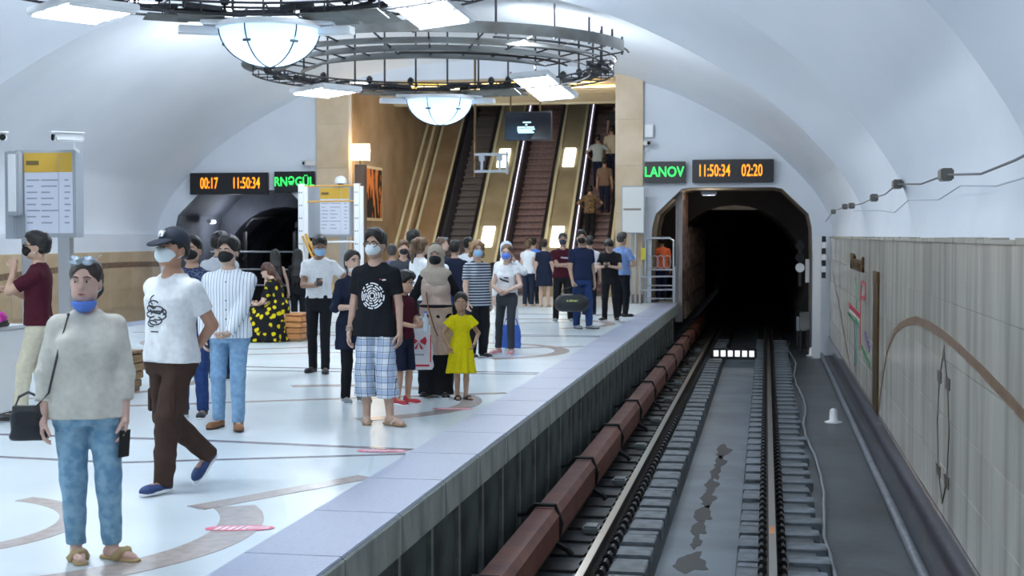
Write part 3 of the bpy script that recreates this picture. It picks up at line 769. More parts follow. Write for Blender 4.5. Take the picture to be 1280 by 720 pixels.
# ================================================================= right track things
def rail(x, label):
    T = thing('rail', label, 'rail', (x, 0, 0), 0, 'running rails of the near track')
    web = [(-.07, -1.17), (.07, -1.17), (.07, -1.155), (.012, -1.13), (.012, -1.04), (.035, -1.03), (.035, -1.005), (-.035, -1.005), (-.035, -1.03), (-.012, -1.04), (-.012, -1.13), (-.07, -1.155)]
    b = MB(); b.prism(web, 74, 'y', -14); b.build('rail_web', M['railrust'], T)
    b = MB(); b.box(-.032, .032, -14, 60, -1.006, -.998); b.build('rail_head', M['rail'], T)
    c = MB(); c.prism([(-.125, -1.185), (.125, -1.185), (.125, -1.125), (.105, -1.10), (.085, -1.10), (.05, -1.13), (.05, -1.168), (-.05, -1.168), (-.05, -1.13), (-.085, -1.10), (-.105, -1.10), (-.125, -1.125)], .13, 'y', 0)
    c0 = c.build('rail_clip', M['black'], T, loc=(0, 9.1, 0))
    for i in range(1, 120): link('rail_clip', c0.data, None, T, (0, 9.1 + .3 * i, 0))
    return T
rail(TR - .76, 'left rail of the near track beside the brown contact rail cover')
r_ = rail(TR + .76, 'right rail of the near track with an orange mark')
b = MB(); b.box(-.02, .02, 13.0, 13.35, -1.0, -.9965); b.build('orange_mark', mat('orange_paint', 'd98a4a', .5), r_)
# third rail with brown cover in sections
T = thing('contact_rail', 'brown boxed contact rail cover along the platform foot', 'contact rail', (-1.93, 0, 0))
prof = [(-.13, -1.0), (-.13, -.79), (-.085, -.73), (.085, -.73), (.13, -.79), (.13, -1.0)]
y = 7.0; i = 0
while y < 58:
    b = MB(); b.prism([(u * (1.0 if i % 2 else .97), z) for u, z in prof], 2.72, 'y', y); b.build('cover_section', M['cover'], T)
    b = MB()
    b.tube([(.12, y, -1.0), (.15, y, -.85), (.09, y, -.70), (-.09, y, -.70), (-.16, y, -.78), (-.25, y, -.8)], .020, 6)
    b.tube([(.1, y + .02, -1.05), (.2, y + .02, -1.1), (.24, y + .02, -1.15)], .03, 6)
    if y < 45: b.build('bracket', M['black'], T)
    b = MB(); b.bbox(.20, .36, y + 1.0, y + 1.22, -1.17, -1.09, .02)
    if y < 36: b.build('insulator_foot', mat('grey_insulator', '70787a', .4), T)
    y += 2.74; i += 1
b = MB(); b.box(-.05, .05, 7, 58, -1.14, -.98); b.build('contact_strip', M['railrust'], T)
# cable and gutter pipe right of the track
rg = random.Random(9)
pts = [(.62 + .05 * math.sin(y * .8) + .03 * rg.random(), y, -1.225) for y in np.arange(8, 40, .6)]
b = MB(); b.tube(pts, .022, 6); o = tag(b.build('ground_cable', mat('grey_cable', '6d757c', .45), smooth=True), 'thin grey cable snaking along the track bed', 'cable')
b = MB(); b.tube([(1.36, y, -1.235) for y in np.arange(8, 37, 1.0)], .05, 8); pp = tag(b.build('drain_pipe', mat('grey_drain_pipe', '7a828c', .35, .2, noise=(8, '565d66', .4, .7)), smooth=True), 'grey pipe lying at the foot of the tiled wall', 'pipe')
# stop marker: black bar with six white squares
T = thing('stop_marker', 'black bar with six white squares lying across the track', 'marker', (-.74, 33.65, -1.19))
b = MB(); b.bbox(-.54, .54, -.04, .04, 0, .26, .008); b.build('bar', M['led'], T)
for i in range(6):
    b = MB(); b.box(-.46 + .165 * i, -.35 + .165 * i, -.048, -.04, .07, .21); b.build('white_square', mat('lit_square', 'ffffff', .5, emit=('ffffff', .7)), T)
# white bollards
for x, y, lb, s in ((1.07, 23.1, 'white bollard on the track bed halfway along the tiled wall', 1.), (1.12, 36.0, 'white bollard at the foot of the white post by the tunnel', .9)):
    T = thing('bollard', lb, 'bollard', (x, y, -1.272)); T.scale = (s, s, s)
    b = MB(); b.lathe([(0, .0), (.1, 0), (.1, .03), (.065, .04), (.062, .18), (.045, .22), (0, .235)], (0, 0, 0), 16); b.build('cap', M['white'], T, smooth=True)
    b = MB(); b.lathe([(0, 0), (.14, 0), (.14, .02), (0, .02)], (0, 0, 0), 16); b.build('base', M['white'], T)
# white post with black and white marker at the end of the tiled wall
T = thing('marker_post', 'white steel post with black and white marker at the tunnel mouth', 'post', (1.22, 35.3, -1.27))
b = MB(); b.bbox(-.09, .09, -.09, .09, 0, 2.95, .01); b.build('shaft', M['whitemetal'], T)
for i in range(7):
    b = MB(); b.box(.1, .2, -.1, -.07, 1.95 + .145 * i, 2.095 + .145 * i); b.build('marker_square', M['led'] if i % 2 == 0 else M['white'], T)
# wall mosaics
wallart = thing('wall_mosaic', 'brown arch band and slender ornament set in the tiled wall', 'mosaic', (0, 0, 0))
arcp = [(20.3, -.76), (19.8, -.31), (18.9, .25), (17.8, .55), (16.6, .72), (15.4, .82), (14.2, .84), (13.2, .83), (12.3, .80), (11.5, .765), (10.7, .72), (9.65, .655), (8.9, .60), (8.0, .5), (7, .36)]
wallband(arcp, .085, (XW - .0016, XW - .006), M['bandbrown'], wallart, 'arch_band')
wallband([(13.0, .74), (13.0, .60)], .06, (XW - .0016, XW - .005), M['bandbrown'], wallart, 'needle_tip')
for e in (-1, 1):
    wallband([(13.0, .70), (13.0 + .26 * e, .45), (13.0 + .30 * e, .40), (13.0 + .42 * e, .02), (13.0 + .30 * e, -.42), (13.0, -.66)], .03, (XW - .0016, XW - .006), mat('dark_outline', '57504a', .5), wallart, 'needle_outline')
    for z in (.43, -.42):
        b = MB(); b.box(XW - .007, XW + .004, 13.0 + .3 * e - .14, 13.0 + .3 * e + .14, z - .05, z + .05); b.build('needle_square', mat('dark_outline', '57504a'), wallart)
wallband([(34.3, .80), (30.5, .05), (27.4, -.66)], .09, (XW - .0016, XW - .006), M['bandbrown'], wallart, 'diagonal_band')
T = thing('bronze_strip', 'vertical bronze strip dividing the tiled wall', 'strip', (0, 0, 0))
b = MB(); b.bbox(XW - .03, XW - .002, 20.3, 21.1, -.77, 1.19, .01); b.build('strip_body', M['bronze'], T); b = MB(); b.box(XW - .04, XW, 20.28, 21.12, 1.05, 1.2); b.build('strip_cap', M['bronze'], T)
# metro map in coloured lines
T = thing('metro_map', 'coloured metro line map on the tiled wall', 'map', (0, 0, 0))
def ml(pts, c, wd=.05): wallband(pts, wd, (XW - .0016, XW - .012), mat('map_' + c, c, .4), T, 'map_line')
ml([(24.0, .93), (24.2, .75), (24.2, -.2)], 'c0404a'); ml([(27.5, .40), (24.2, .36)], 'c04a58', .09); ml([(27.8, .22), (24.2, .2)], '3f8a62', .05); ml([(25.6, .95), (25.2, .7), (25.2, -.5)], '4b9268', .06)
ml([(23.8, .95), (23.1, .93), (23.1, .72), (23.9, .7)], 'c0404a', .05); ml([(25.9, .2), (25.5, -.6), (25.3, -.62)], '515a7a', .08)
for i in range(7):
    b = MB(); b.box(XW - .012, XW, 22.0 + .28 * i, 22.16 + .28 * i, -.28 + .02 * i, -.2 + .02 * i); b.build('map_station', mat('map_3f8a62', '3f8a62'), T)
    b = MB(); b.box(XW - .012, XW, 24.4 + .45 * i, 24.62 + .45 * i, .28, .33); b.build('map_station', mat('map_white', 'e3d8d6'), T)
for i in range(4):
    b = MB(); b.box(XW - .012, XW, 22.0 + .3 * i, 22.2 + .3 * i, -.05 + .05 * i, .05 + .05 * i); b.build('map_station', mat('map_purple', '6a5a92'), T)
T = thing('station_name', 'bronze letters of the station name on the tiled wall', 'lettering', (XW - .02, 25.1, 1.235))
o = text('letters', 'Nizami', .36, M['bronze'], T, (0, 0, 0), rot=(PI / 2, 0, -PI / 2), depth=.02, bold=.012, sx=3.3)
# string of small lamps along the vault
wp = [(1.44, 36, 2.06), (1.44, 32.0, 2.23), (1.44, 27.35, 2.25), (1.44, 25.2, 2.22), (1.45, 22.5, 2.2), (1.44, 20.0, 2.22), (1.45, 18.2, 2.22), (1.44, 16.5, 2.28), (1.46, 14.2, 2.2), (1.44, 12.1, 2.2), (1.46, 10.3, 2.13), (1.45, 8.85, 2.15), (1.45, 6.0, 2.25)]
T = thing('lamp_string', 'sagging dark cable with small grey boxes on the vault', 'cable', (0, 0, 0))
b = MB(); b.tube(wp, .009, 5); b.build('cable', mat('dark_cable', '55585e', .5), T)
for p in (wp[1], wp[2], wp[3], wp[5], wp[7], wp[9]):
    b = MB(); b.bbox(p[0] - .05, p[0] + .05, p[1] - .13, p[1] + .13, p[2] - .05, p[2] + .05, .012); b.build('junction', M['plate'], T)
T = thing('pale_wire', 'thin pale wire hanging below the cable on the vault', 'wire', (0, 0, 0))
b = MB(); b.tube([(1.47, 25, 2.13), (1.49, 20, 2.05), (1.5, 17.5, 1.98), (1.48, 15.6, 2.08), (1.49, 13, 2.02), (1.48, 11.5, 2.09), (1.49, 9.8, 2.03), (1.48, 8, 2.05)], .006, 5); b.build('strand', mat('pale_cable', 'b9c0cc', .5), T)

# ================================================================= tunnel mouth
T = thing('steel_fence', 'row of brown steel posts fencing the tunnel walkway', 'fence', (XE + .02, 0, 0))
for i in range(12):
    y = 36.6 + 1.25 * i
    b = MB(); b.box(-.07, .07, y - .06, y + .06, -.5, 2.82); b.box(-.1, -.06, y - .1, y + .1, -.5, 2.82); b.build('post', M['rustbeam'] if i else mat('pale_worn_post', '8f8a88', .5, .3), T)
for z in (.0, .78, 2.7):
    b = MB(); b.box(-.05, .05, 36.6, 50.4, z - .05, z + .05); b.build('rail_bar', M['rustbeam'], T)
for i in range(11):
    y = 36.75 + 1.25 * i; b = MB(); b.box(-.02, .02, y, y + 1.0, .03, .74); b.build('infill_sheet', M['rustbeam'], T)
T = thing('service_gate', 'grey tubular gate with a yellow tag at the walkway entrance', 'gate', (-2.72, 36.0, 0))
b = MB(); b.tube([(-.28, 0, .0), (-.28, 0, 1.55), (-.2, 0, 1.65), (.32, 0, 1.65), (.42, 0, 1.58), (.42, 0, .0)], .03, 6); b.build('gate_frame', M['steel'], T)
for z in (.12, .45, .85): b = MB(); b.tube([(-.3, 0, z), (.44, 0, z)], .02, 6); b.build('gate_bar', M['steel'], T)
for k in range(4):
    b = MB(); b.tube([(-.22 + .16 * k + .1 * math.cos(t), 0, 1.05 + .16 * math.sin(t) * (1 if k % 2 else -1)) for t in [PI * 2 * q / 14 for q in range(15)]], .01, 5); b.build('gate_scroll', M['steel'], T)
b = MB(); b.box(-.4, -.28, -.05, 0, 1.1, 1.4); b.build('yellow_tag', mat('yellow_plastic', 'd8cc3a', .4), T)
for (x, y) in ((-3.05, 35.6), (-2.25, 35.8)):
    pass
T = thing('barrier_rail', 'low chrome barrier rail before the service gate', 'barrier', (-2.72, 35.5, 0))
for z in (.35, .68): b = MB(); b.tube([(-.4, 0, z), (.5, 0, z + .02)], .022, 6); b.build('bar', M['steel'], T)
for u in (-.38, .48): b = MB(); b.tube([(u, 0, 0), (u, 0, .95)], .028, 6); b.build('post', M['steel'], T)
T = thing('tunnel_beam', 'pale concrete beam across the tunnel ceiling', 'beam', (PR, DW + 3.3, 0))
b = MB(); b.bbox(-1.35, 1.35, 0, 1.4, 2.42, 2.62, .02); b.build('beam_body', M['portal'], T); b = MB(); b.box(-1.5, 1.5, .6, 1.2, 2.6, 2.9); b.build('beam_top', M['portal'], T)
for x, y, z, sx, sz, lb, m in ((.95, 38.5, -1.25, .3, .8, 'grey trackside cabinet on legs inside the tunnel mouth', 'greymetal'), (.98, 37.2, -1.25, .26, 1.0, 'green-grey trackside box near the white post', 'plate')):
    T = thing('trackside_cabinet', lb, 'cabinet', (x, y, z))
    b = MB(); b.bbox(-sx / 2, sx / 2, -.15, .15, sz * .55, sz, .015); b.build('cabinet_body', M[m], T)
    for u in (-sx / 2 + .03, sx / 2 - .03): b = MB(); b.box(u - .02, u + .02, -.1, .1, 0, sz * .56); b.build('leg', M['darkmetal'], T)
T = thing('tunnel_signal', 'round signal lamps with number plate on the tunnel wall', 'signal', (.86, 37.6, 1.0))
for z, m in ((.45, 'black'), (.15, 'black'), (-.12, 'white')):
    b = MB(); b.lathe([(0, 0), (.11, 0), (.12, .06), (.09, .06), (.08, .02), (0, .02)], (0, 0, 0), 14); o = b.build('lens_hood', M[m], T, loc=(0, 0, z)); o.rotation_euler = (PI / 2, 0, 0)
b = MB(); b.box(.14, .24, -.02, .05, -.5, .1); b.build('plate', M['whitemetal'], T); b = MB(); b.box(-.04, .04, .02, .08, -.6, .6); b.build('mast', M['darkmetal'], T)
T = thing('tunnel_lamp', 'small lamp added under the right portal ceiling to light its beam', 'lamp', (PR - .6, DW + 1.0, 2.82))  # lamp added inside the portal to brighten its beam and the fence posts
b = MB(); b.bbox(-.2, .2, -.06, .06, -.06, .06, .02); b.build('housing', M['greymetal'], T); b = MB(); b.box(-.16, .16, -.04, .04, -.075, -.06); b.build('diffuser', mat('dim_lamp', 'dfe6f2', .5, emit=('cfdcf0', 1.)), T)
point_light('lamp_light', T, (0, .3, -.2), .06, 22, (1, .86, .7))
# pipes inside the left tunnel
for x, lb in ((PL + .35, 'right of the two bent dark pipes in the left tunnel'), (PL - 1.15, 'left of the two bent dark pipes in the left tunnel')):
    T = thing('tunnel_pipe', lb, 'pipe', (x, DW + 2.9, 0), 0, 'bent pipes in the left tunnel')
    b = MB(); b.tube([(.95, 0, 2.25), (.3, 0, 2.2), (.1, 0, 2.05), (.05, 0, 1.8), (.05, 0, -1.2)], .07, 8); b.build('pipe_run', M['black'], T, smooth=True); b = MB(); b.tube([(.05, 0, 1.0), (.05, 0, 1.08)], .1, 8); b.build('flange', M['black'], T)
T = thing('tunnel_railing', 'grey pipe railing across the left tunnel mouth', 'railing', (PL, DW + 2.4, 0))
for z in (.3, .75, 1.25): b = MB(); b.tube([(-1.95, 0, z), (1.95, 0, z)], .025, 6); b.build('bar', M['greymetal'], T)
for u in (-1.2, 0, 1.2): b = MB(); b.box(u - .03, u + .03, -.03, .03, -1.2, 1.3); b.build('upright', M['darkmetal'], T)
# faint lamp far in the left tunnel and a sign plate
T = thing('tunnel_lamp', 'small lamp on the left tunnel wall', 'lamp', (PL - 1.6, DW + 1.6, 2.1))
b = MB(); b.bbox(-.06, .06, -.2, .2, -.06, .06, .02); b.build('housing', M['greymetal'], T); b = MB(); b.box(.05, .08, -.15, .15, -.04, .04); b.build('diffuser', mat('dim_lamp', 'dfe6f2', .5, emit=('cfdcf0', 1.)), T)
point_light('lamp_light', T, (.4, .6, -.1), .1, 40, (.8, .88, 1))

# ================================================================= platform furniture
T = thing('white_counter', 'white box counter at the left edge with a bag on top', 'counter', (-7.45, 12.35, 0))
b = MB(); b.bbox(-.65, .42, -.35, .35, .04, .82, .012); b.build('body', M['white'], T)
b = MB(); b.box(-.63, .40, -.33, .33, 0, .05); b.build('plinth', M['black'], T); b = MB(); b.bbox(-.67, .44, -.37, .37, .82, .85, .006); b.build('top', M['whitemetal'], T)
for z in (.2, .75): b = MB(); b.lathe([(0, 0), (.012, 0), (.012, .01), (0, .012)], (0, 0, 0), 8); o = b.build('screw', M['darkmetal'], T, loc=(.30, -.351, z)); o.rotation_euler = (PI / 2, 0, 0)
T = thing('folded_scarf', 'bright pink bundled cloth on the black folder', 'cloth', (-7.13, 12.2, .91))
b = MB(); b.lathe([(0, .1), (.06, .095), (.11, .07), (.13, .03), (.12, 0), (0, 0)], (0, 0, 0), 14)
b.v = [(x * (1.1 + .2 * math.sin(5 * math.atan2(y, x))), y * (.8 + .15 * math.sin(4 * math.atan2(y, x))), z) for x, y, z in b.v]; b.build('bundle', mat('pink_cloth', 'd93fb0', .8, bump=(25, .5)), T, smooth=True)
b = MB(); b.tube([(.08, -.06, .06), (.14, -.1, .03), (.18, -.12, .0)], [.03, .025, .012], 6); b.build('loose_end', mat('pink_cloth', 'd93fb0'), T, smooth=True)
T = thing('black_folder', 'black flat folder lying on the white counter', 'folder', (-7.2, 12.2, .852), .15)
b = MB(); b.bbox(-.16, .2, -.13, .13, 0, .035, .008); b.build('cover', M['rubber'], T); b = MB(); b.bbox(-.14, .19, -.12, .12, .035, .058, .006); b.build('flap', mat('dark_lining', '2d2a30', .6), T)
def bench(x, y, rz, label, m, l=.9):
    T = thing('slatted_bench', label, 'bench', (x, y, 0), rz, 'wooden slatted benches')
    for i in range(4):
        z = .05 + .093 * i; g = .015 * (3 - i)
        for s in (-1, 1):
            b = MB(); b.bbox(-l / 2 + g, l / 2 - g, s * (.27 - g) - .02, s * (.27 - g) + .02, z, z + .083, .008); b.build('slat', M[m], T)
            b = MB(); b.bbox(s * (l / 2 - g) - .02, s * (l / 2 - g) + .02, -.27 + g, .27 - g, z, z + .083, .008); b.build('slat', M[m], T)
    for k in range(5):
        b = MB(); b.bbox(-l / 2 - .01, l / 2 + .01, -.28 + .113 * k, -.18 + .113 * k, .425, .455, .006); b.build('seat_slat', M[m], T)
    b = MB(); b.box(-l / 2 + .05, l / 2 - .05, -.22, .22, 0, .4); b.build('core', M['wood2'], T)
    return T
bench(-7.56, 22.05, 0, 'orange slatted wooden bench under the seated woman', 'wood', .5)
bench(-7.12, 14.4, 0, 'brown slatted wooden bench behind the woman in cream', 'wood2', .8)
# red floor stickers
for x, y, rz, lb in ((-3.0, 7.80, .25, 'pink-red striped floor sticker near the platform edge, closest to the camera'), (-2.98, 10.83, .1, 'pink-red striped floor sticker beside the dark floor bands'), (-3.02, 13.6, .1, 'pink-red floor sticker in front of the shopping bag')):
    T = thing('floor_sticker', lb, 'sticker', (x, y, .0042), rz, 'safety stickers on the floor')
    pts = [(.14 * math.cos(t) + (.06 if math.cos(t) > 0 else -.06), .07 * math.sin(t)) for t in [2 * PI * k / 24 for k in range(24)]]
    b = MB(); b.prism(pts, .0012, 'z', 0); b.build('disc', M['red'], T)
    for k in range(5):
        u = -.15 + .04 * k; b = MB(); b.prism([(u, -.045), (u + .022, -.045), (u + .05, .045), (u + .028, .045)], .0006, 'z', .0012); b.build('stripe', M['white'], T)
    for z in (-.018, .018): b = MB(); b.box(.05, .17, z - .008, z + .008, .0012, .0018); b.build('stripe', M['white'], T)
# ================================================================= bodies as smooth fields
class Sdf:
    """smooth union of tapered limbs, ellipsoids and torso sections, meshed by surface nets"""
    def __init__(s): s.p = []; s.cuts = []; s.wr = None
    def cone(s, a, b, ra, rb, k=.03, sub=False, flat=False):
        a = np.array(a, float); b = np.array(b, float); R_ = max(ra, rb)
        def fn(X, Y, Z):
            d = b - a; L = max(d @ d, 1e-9)
            h = np.clip(((X - a[0]) * d[0] + (Y - a[1]) * d[1] + (Z - a[2]) * d[2]) / L, 0, 1)
            o = np.sqrt((X - a[0] - h * d[0]) ** 2 + (Y - a[1] - h * d[1]) ** 2 + (Z - a[2] - h * d[2]) ** 2) - (ra + (rb - ra) * h)
            if flat: u = d / math.sqrt(L); o = np.maximum(o, (X - b[0]) * u[0] + (Y - b[1]) * u[1] + (Z - b[2]) * u[2])
            return o
        s.p.append((sub, fn, np.minimum(a, b) - R_, np.maximum(a, b) + R_, k)); return s
    def chain(s, pts, rs, k=.03):
        for i in range(len(pts) - 1): s.cone(pts[i], pts[i + 1], rs[i], rs[i + 1], k)
        return s
    def ell(s, c, r, R=None, k=.03, sub=False):
        c = np.array(c, float); r = np.array(r, float); m = r.max()
        Rt = None if R is None else np.array(R).T
        def fn(X, Y, Z):
            x, y, z = X - c[0], Y - c[1], Z - c[2]
            if Rt is not None: x, y, z = (Rt[i, 0] * x + Rt[i, 1] * y + Rt[i, 2] * z for i in range(3))
            k0 = np.sqrt((x / r[0]) ** 2 + (y / r[1]) ** 2 + (z / r[2]) ** 2)
            k1 = np.sqrt((x / r[0] ** 2) ** 2 + (y / r[1] ** 2) ** 2 + (z / r[2] ** 2) ** 2) + 1e-9
            return k0 * (k0 - 1) / k1
        s.p.append((sub, fn, c - m, c + m, k)); return s
    def sect(s, tab, O=(0, 0, 0), R=None, k=.03, n=2.4, waves=None):
        """stack of elliptic sections (z, half width, half depth, y offset) in a frame turned by R about O"""
        O = np.array(O, float); Rt = None if R is None else np.array(R).T
        t = np.array(tab); zz = t[:, 0]; m = t[:, 1:3].max(); z0, z1 = zz[0], zz[-1]
        def fn(X, Y, Z):
            x, y, z = X - O[0], Y - O[1], Z - O[2]
            if Rt is not None: x, y, z = (Rt[i, 0] * x + Rt[i, 1] * y + Rt[i, 2] * z for i in range(3))
            z = z + O[2]
            sh = np.broadcast(x, y, z).shape
            zf = np.clip(z, z0, z1)
            a = np.interp(zf.ravel(), zz, t[:, 1]).reshape(zf.shape); b_ = np.interp(zf.ravel(), zz, t[:, 2]).reshape(zf.shape); yc = np.interp(zf.ravel(), zz, t[:, 3]).reshape(zf.shape)
            u, v = np.abs(x) / a, np.abs(y - yc) / b_
            q = (u ** n + v ** n) ** (1 / n)
            d = (q - 1) * np.minimum(a, b_)
            if waves:
                amp, num, zt = waves
                d = d + amp * np.clip((zt - z) / max(zt - z0, .01), 0, 1) * np.sin(num * np.arctan2(y, x) + 2.5 * np.sin(3 * z))
            return np.maximum(np.broadcast_to(d, sh), np.maximum(z0 - z, z - z1))
        c = np.array([[x, y, z] for x in (-m, m) for y in (-m, m) for z in (z0, z1)])
        c = c - [0, 0, O[2]]
        if R is not None: c = c @ np.array(R).T
        c = c + O
        s.p.append((False, fn, c.min(0), c.max(0), k)); return s
    def cut(s, n, p):
        """keep the side the normal points away from"""
        n = np.array(n, float); n = n / np.linalg.norm(n); s.cuts.append((n, float(n @ np.array(p, float)))); return s
    def wrinkle(s, amp, f=1.): s.wr = (amp, f); return s
    def mesh(s, h):
        us = [q for q in s.p if not q[0]]
        lo = np.min([q[2] for q in us], 0) - 2.5 * h - .012; hi = np.max([q[3] for q in us], 0) + 2.5 * h + .012
        N = np.maximum(np.ceil((hi - lo) / h).astype(int) + 1, 4)
        d = np.full(N, .08, np.float32)
        ax = [(lo[i] + h * np.arange(N[i])).astype(np.float32) for i in range(3)]
        for sub, fn, l, u, k in s.p:
            m = k + 2 * h + .01
            i0 = np.clip(np.floor((l - m - lo) / h).astype(int), 0, N); i1 = np.clip(np.ceil((u + m - lo) / h).astype(int) + 1, 0, N)
            if (i1 <= i0).any(): continue
            S = tuple(slice(i0[i], i1[i]) for i in range(3))
            v = fn(ax[0][S[0]][:, None, None], ax[1][S[1]][None, :, None], ax[2][S[2]][None, None, :])
            o = d[S]
            if sub:
                v = -v; hh = np.clip(.5 - .5 * (o - v) / k, 0, 1); d[S] = o * (1 - hh) + v * hh + k * hh * (1 - hh)
            else:
                hh = np.clip(.5 + .5 * (o - v) / k, 0, 1); d[S] = o * (1 - hh) + v * hh - k * hh * (1 - hh)
        X, Y, Z = ax[0][:, None, None], ax[1][None, :, None], ax[2][None, None, :]
        if s.wr:
            a, f = s.wr
            d += a * (np.sin(31 * f * Z + 9 * X + 4 * np.sin(17 * f * Y + 6 * Z)) * .6 + .5 * np.sin(23 * f * X + 19 * f * Z + 3 * np.sin(21 * f * Z)) + .4 * np.sin(44 * f * Y - 27 * f * Z))
        for n_, c in s.cuts: d = np.maximum(d, X * n_[0] + Y * n_[1] + Z * n_[2] - c)
        d[0], d[-1], d[:, 0], d[:, -1], d[:, :, 0], d[:, :, -1] = .05, .05, .05, .05, .05, .05
        ins = d < 0
        c8 = np.zeros(N - 1, np.int8)
        for a in (0, 1):
            for b_ in (0, 1):
                for c in (0, 1): c8 += ins[a:N[0] - 1 + a, b_:N[1] - 1 + b_, c:N[2] - 1 + c]
        act = (c8 > 0) & (c8 < 8)
        I = np.argwhere(act)
        ids = np.full(N - 1, -1, np.int64); ids[act] = np.arange(len(I))
        pos = np.zeros((len(I), 3)); cnt = np.zeros(len(I))
        cor = [(a, b_, c) for a in (0, 1) for b_ in (0, 1) for c in (0, 1)]
        dv = {c: d[I[:, 0] + c[0], I[:, 1] + c[1], I[:, 2] + c[2]] for c in cor}
        for c in cor:
            for q in range(3):
                if c[q]: continue
                e = list(c); e[q] = 1; e = tuple(e)
                da, db = dv[c], dv[e]; m = (da < 0) != (db < 0)
                t = np.where(m, da / np.where(m, da - db, 1), 0)
                pp = np.tile(np.array(c, float), (len(I), 1)); pp[:, q] += t
                pos += pp * m[:, None]; cnt += m
        V = (I + pos / np.maximum(cnt, 1)[:, None]) * h + lo
        Fq = []
        for q in range(3):
            A = [slice(None)] * 3; B = [slice(None)] * 3; A[q] = slice(0, -1); B[q] = slice(1, None)
            ia, ib = ins[tuple(A)], ins[tuple(B)]
            for sgn in (True, False):
                e = np.argwhere((ia & ~ib) if sgn else (~ia & ib))
                if not len(e): continue
                u, v = [(1, 2), (2, 0), (0, 1)][q]
                ok = (e[:, u] > 0) & (e[:, v] > 0) & (e[:, u] < N[u] - 1) & (e[:, v] < N[v] - 1); e = e[ok]
                def cell(du, dv_):
                    x = e.copy(); x[:, u] -= du; x[:, v] -= dv_; return ids[x[:, 0], x[:, 1], x[:, 2]]
                quad = np.stack([cell(1, 1), cell(0, 1), cell(0, 0), cell(1, 0)], 1)
                Fq.append(quad if sgn else quad[:, ::-1])
        return V, np.concatenate(Fq) if Fq else np.zeros((0, 4), int)

def np_mesh(name, parts):
    """one mesh from several (vertices, quads)"""
    V = np.concatenate([p[0] for p in parts]); off = np.cumsum([0] + [len(p[0]) for p in parts[:-1]])
    Q = np.concatenate([p[1] + o for p, o in zip(parts, off)])
    me = bpy.data.meshes.new(name)
    me.vertices.add(len(V)); me.vertices.foreach_set('co', V.astype(np.float32).ravel())
    me.loops.add(len(Q) * 4); me.loops.foreach_set('vertex_index', Q.astype(np.int32).ravel())
    me.polygons.add(len(Q)); me.polygons.foreach_set('loop_start', np.arange(0, len(Q) * 4, 4, dtype=np.int32))
    me.polygons.foreach_set('use_smooth', np.ones(len(Q), bool))
    me.update(calc_edges=True)
    return me

def rot(ax, deg): return np.array(Matrix.Rotation(math.radians(deg), 3, ax))

def fab(name, col, rough=.88, dark=None):
    return mat('cloth_' + name, col, rough, noise=(26, dark or tuple(c * .93 for c in [int(col[i:i + 2], 16) / 255 for i in (0, 2, 4)]), .35, .75), bump=(60, .12), spec=.2)
def skin_m(col):
    col = ''.join('%02x' % int(int(col[i:i + 2], 16) * .84 + 255 * .16) for i in (0, 2, 4))
    return mat('skin_' + col, col, .5, noise=(14, tuple(c * .93 for c in [int(col[i:i + 2], 16) / 255 for i in (0, 2, 4)]), .35, .7), spec=.35)
HAIR = lambda c: mat('hair_' + c, c, .45, noise=(30, tuple(v * .6 for v in [int(c[i:i + 2], 16) / 255 for i in (0, 2, 4)]), .35, .65), bump=(80, .3), stretch=(1, 1, .15))

SEC = {'m': [(.80, .150, .100, .0), (.86, .163, .108, .004), (.93, .166, .112, .006), (1.0, .156, .106, .0), (1.10, .148, .102, -.004), (1.20, .156, .108, .0), (1.30, .170, .114, .0), (1.37, .168, .104, .005), (1.42, .135, .084, .01), (1.46, .085, .066, .014), (1.50, .058, .056, .014)],
       'f': [(.80, .158, .108, .004), (.86, .172, .116, .01), (.93, .170, .115, .012), (1.0, .148, .102, .0), (1.08, .127, .092, -.002), (1.17, .134, .096, .0), (1.27, .148, .104, .0), (1.35, .148, .096, .006), (1.41, .118, .078, .012), (1.45, .072, .060, .014), (1.50, .050, .050, .014)]}

HIP = [0.]
def ik(a, c, l1, l2, hint):
    a, c, hint = (np.array(v, float) for v in (a, c, hint))
    d = c - a; L = np.linalg.norm(d); mx = (l1 + l2) * .995
    if L > mx: c = a + d / L * mx; d = c - a; L = mx
    u = d / L; x = (l1 * l1 - l2 * l2 + L * L) / (2 * L); hgt = math.sqrt(max(l1 * l1 - x * x, 0))
    hv = hint - u * (hint @ u); hv = hv / (np.linalg.norm(hv) + 1e-9)
    return a + u * x + hv * hgt, c

def hand_parts(S, w, d, t, n, curl, hh):
    """palm, four fingers and a thumb; d = finger direction, t = towards the thumb, n = palm side"""
    w = np.array(w, float)
    K = [w + d * .082 + t * (.028 - .0187 * i) - d * (.006 * abs(i - 1)) for i in range(4)]
    for i in range(4): S.cone(w + t * (.018 - .012 * i), K[i], .015, .0118, .01)
    S.cone(w - d * .03, w + d * .02, .024, .024, .02)
    ln = [.072, .080, .074, .058]
    for i in range(4):
        p = K[i]; ang = 0.; cu = curl * (1 + .12 * i); sp = (1.5 - i) * .09
        for j, f in enumerate((.45, .31, .24)):
            ang += math.radians(cu * (1, 1.1, .7)[j])
            v = d * math.cos(ang) + n * math.sin(ang) + t * sp * (1 if j == 0 else .5); v = v / np.linalg.norm(v)
            q = p + v * ln[i] * f; S.cone(p, q, .0095 - .0008 * j, .0087 - .0008 * j, .003); p = q
    b0 = w + d * .02 + t * .022; v = d * .55 + t * .7 + n * .35; v /= np.linalg.norm(v)
    b1 = b0 + v * .042; v2 = d * .85 + t * .25 + n * .45; v2 /= np.linalg.norm(v2); b2 = b1 + v2 * .03; b3 = b2 + v2 * .024
    S.cone(b0, b1, .016, .012, .012).cone(b1, b2, .0115, .0105, .004).cone(b2, b3, .0105, .0088, .004)

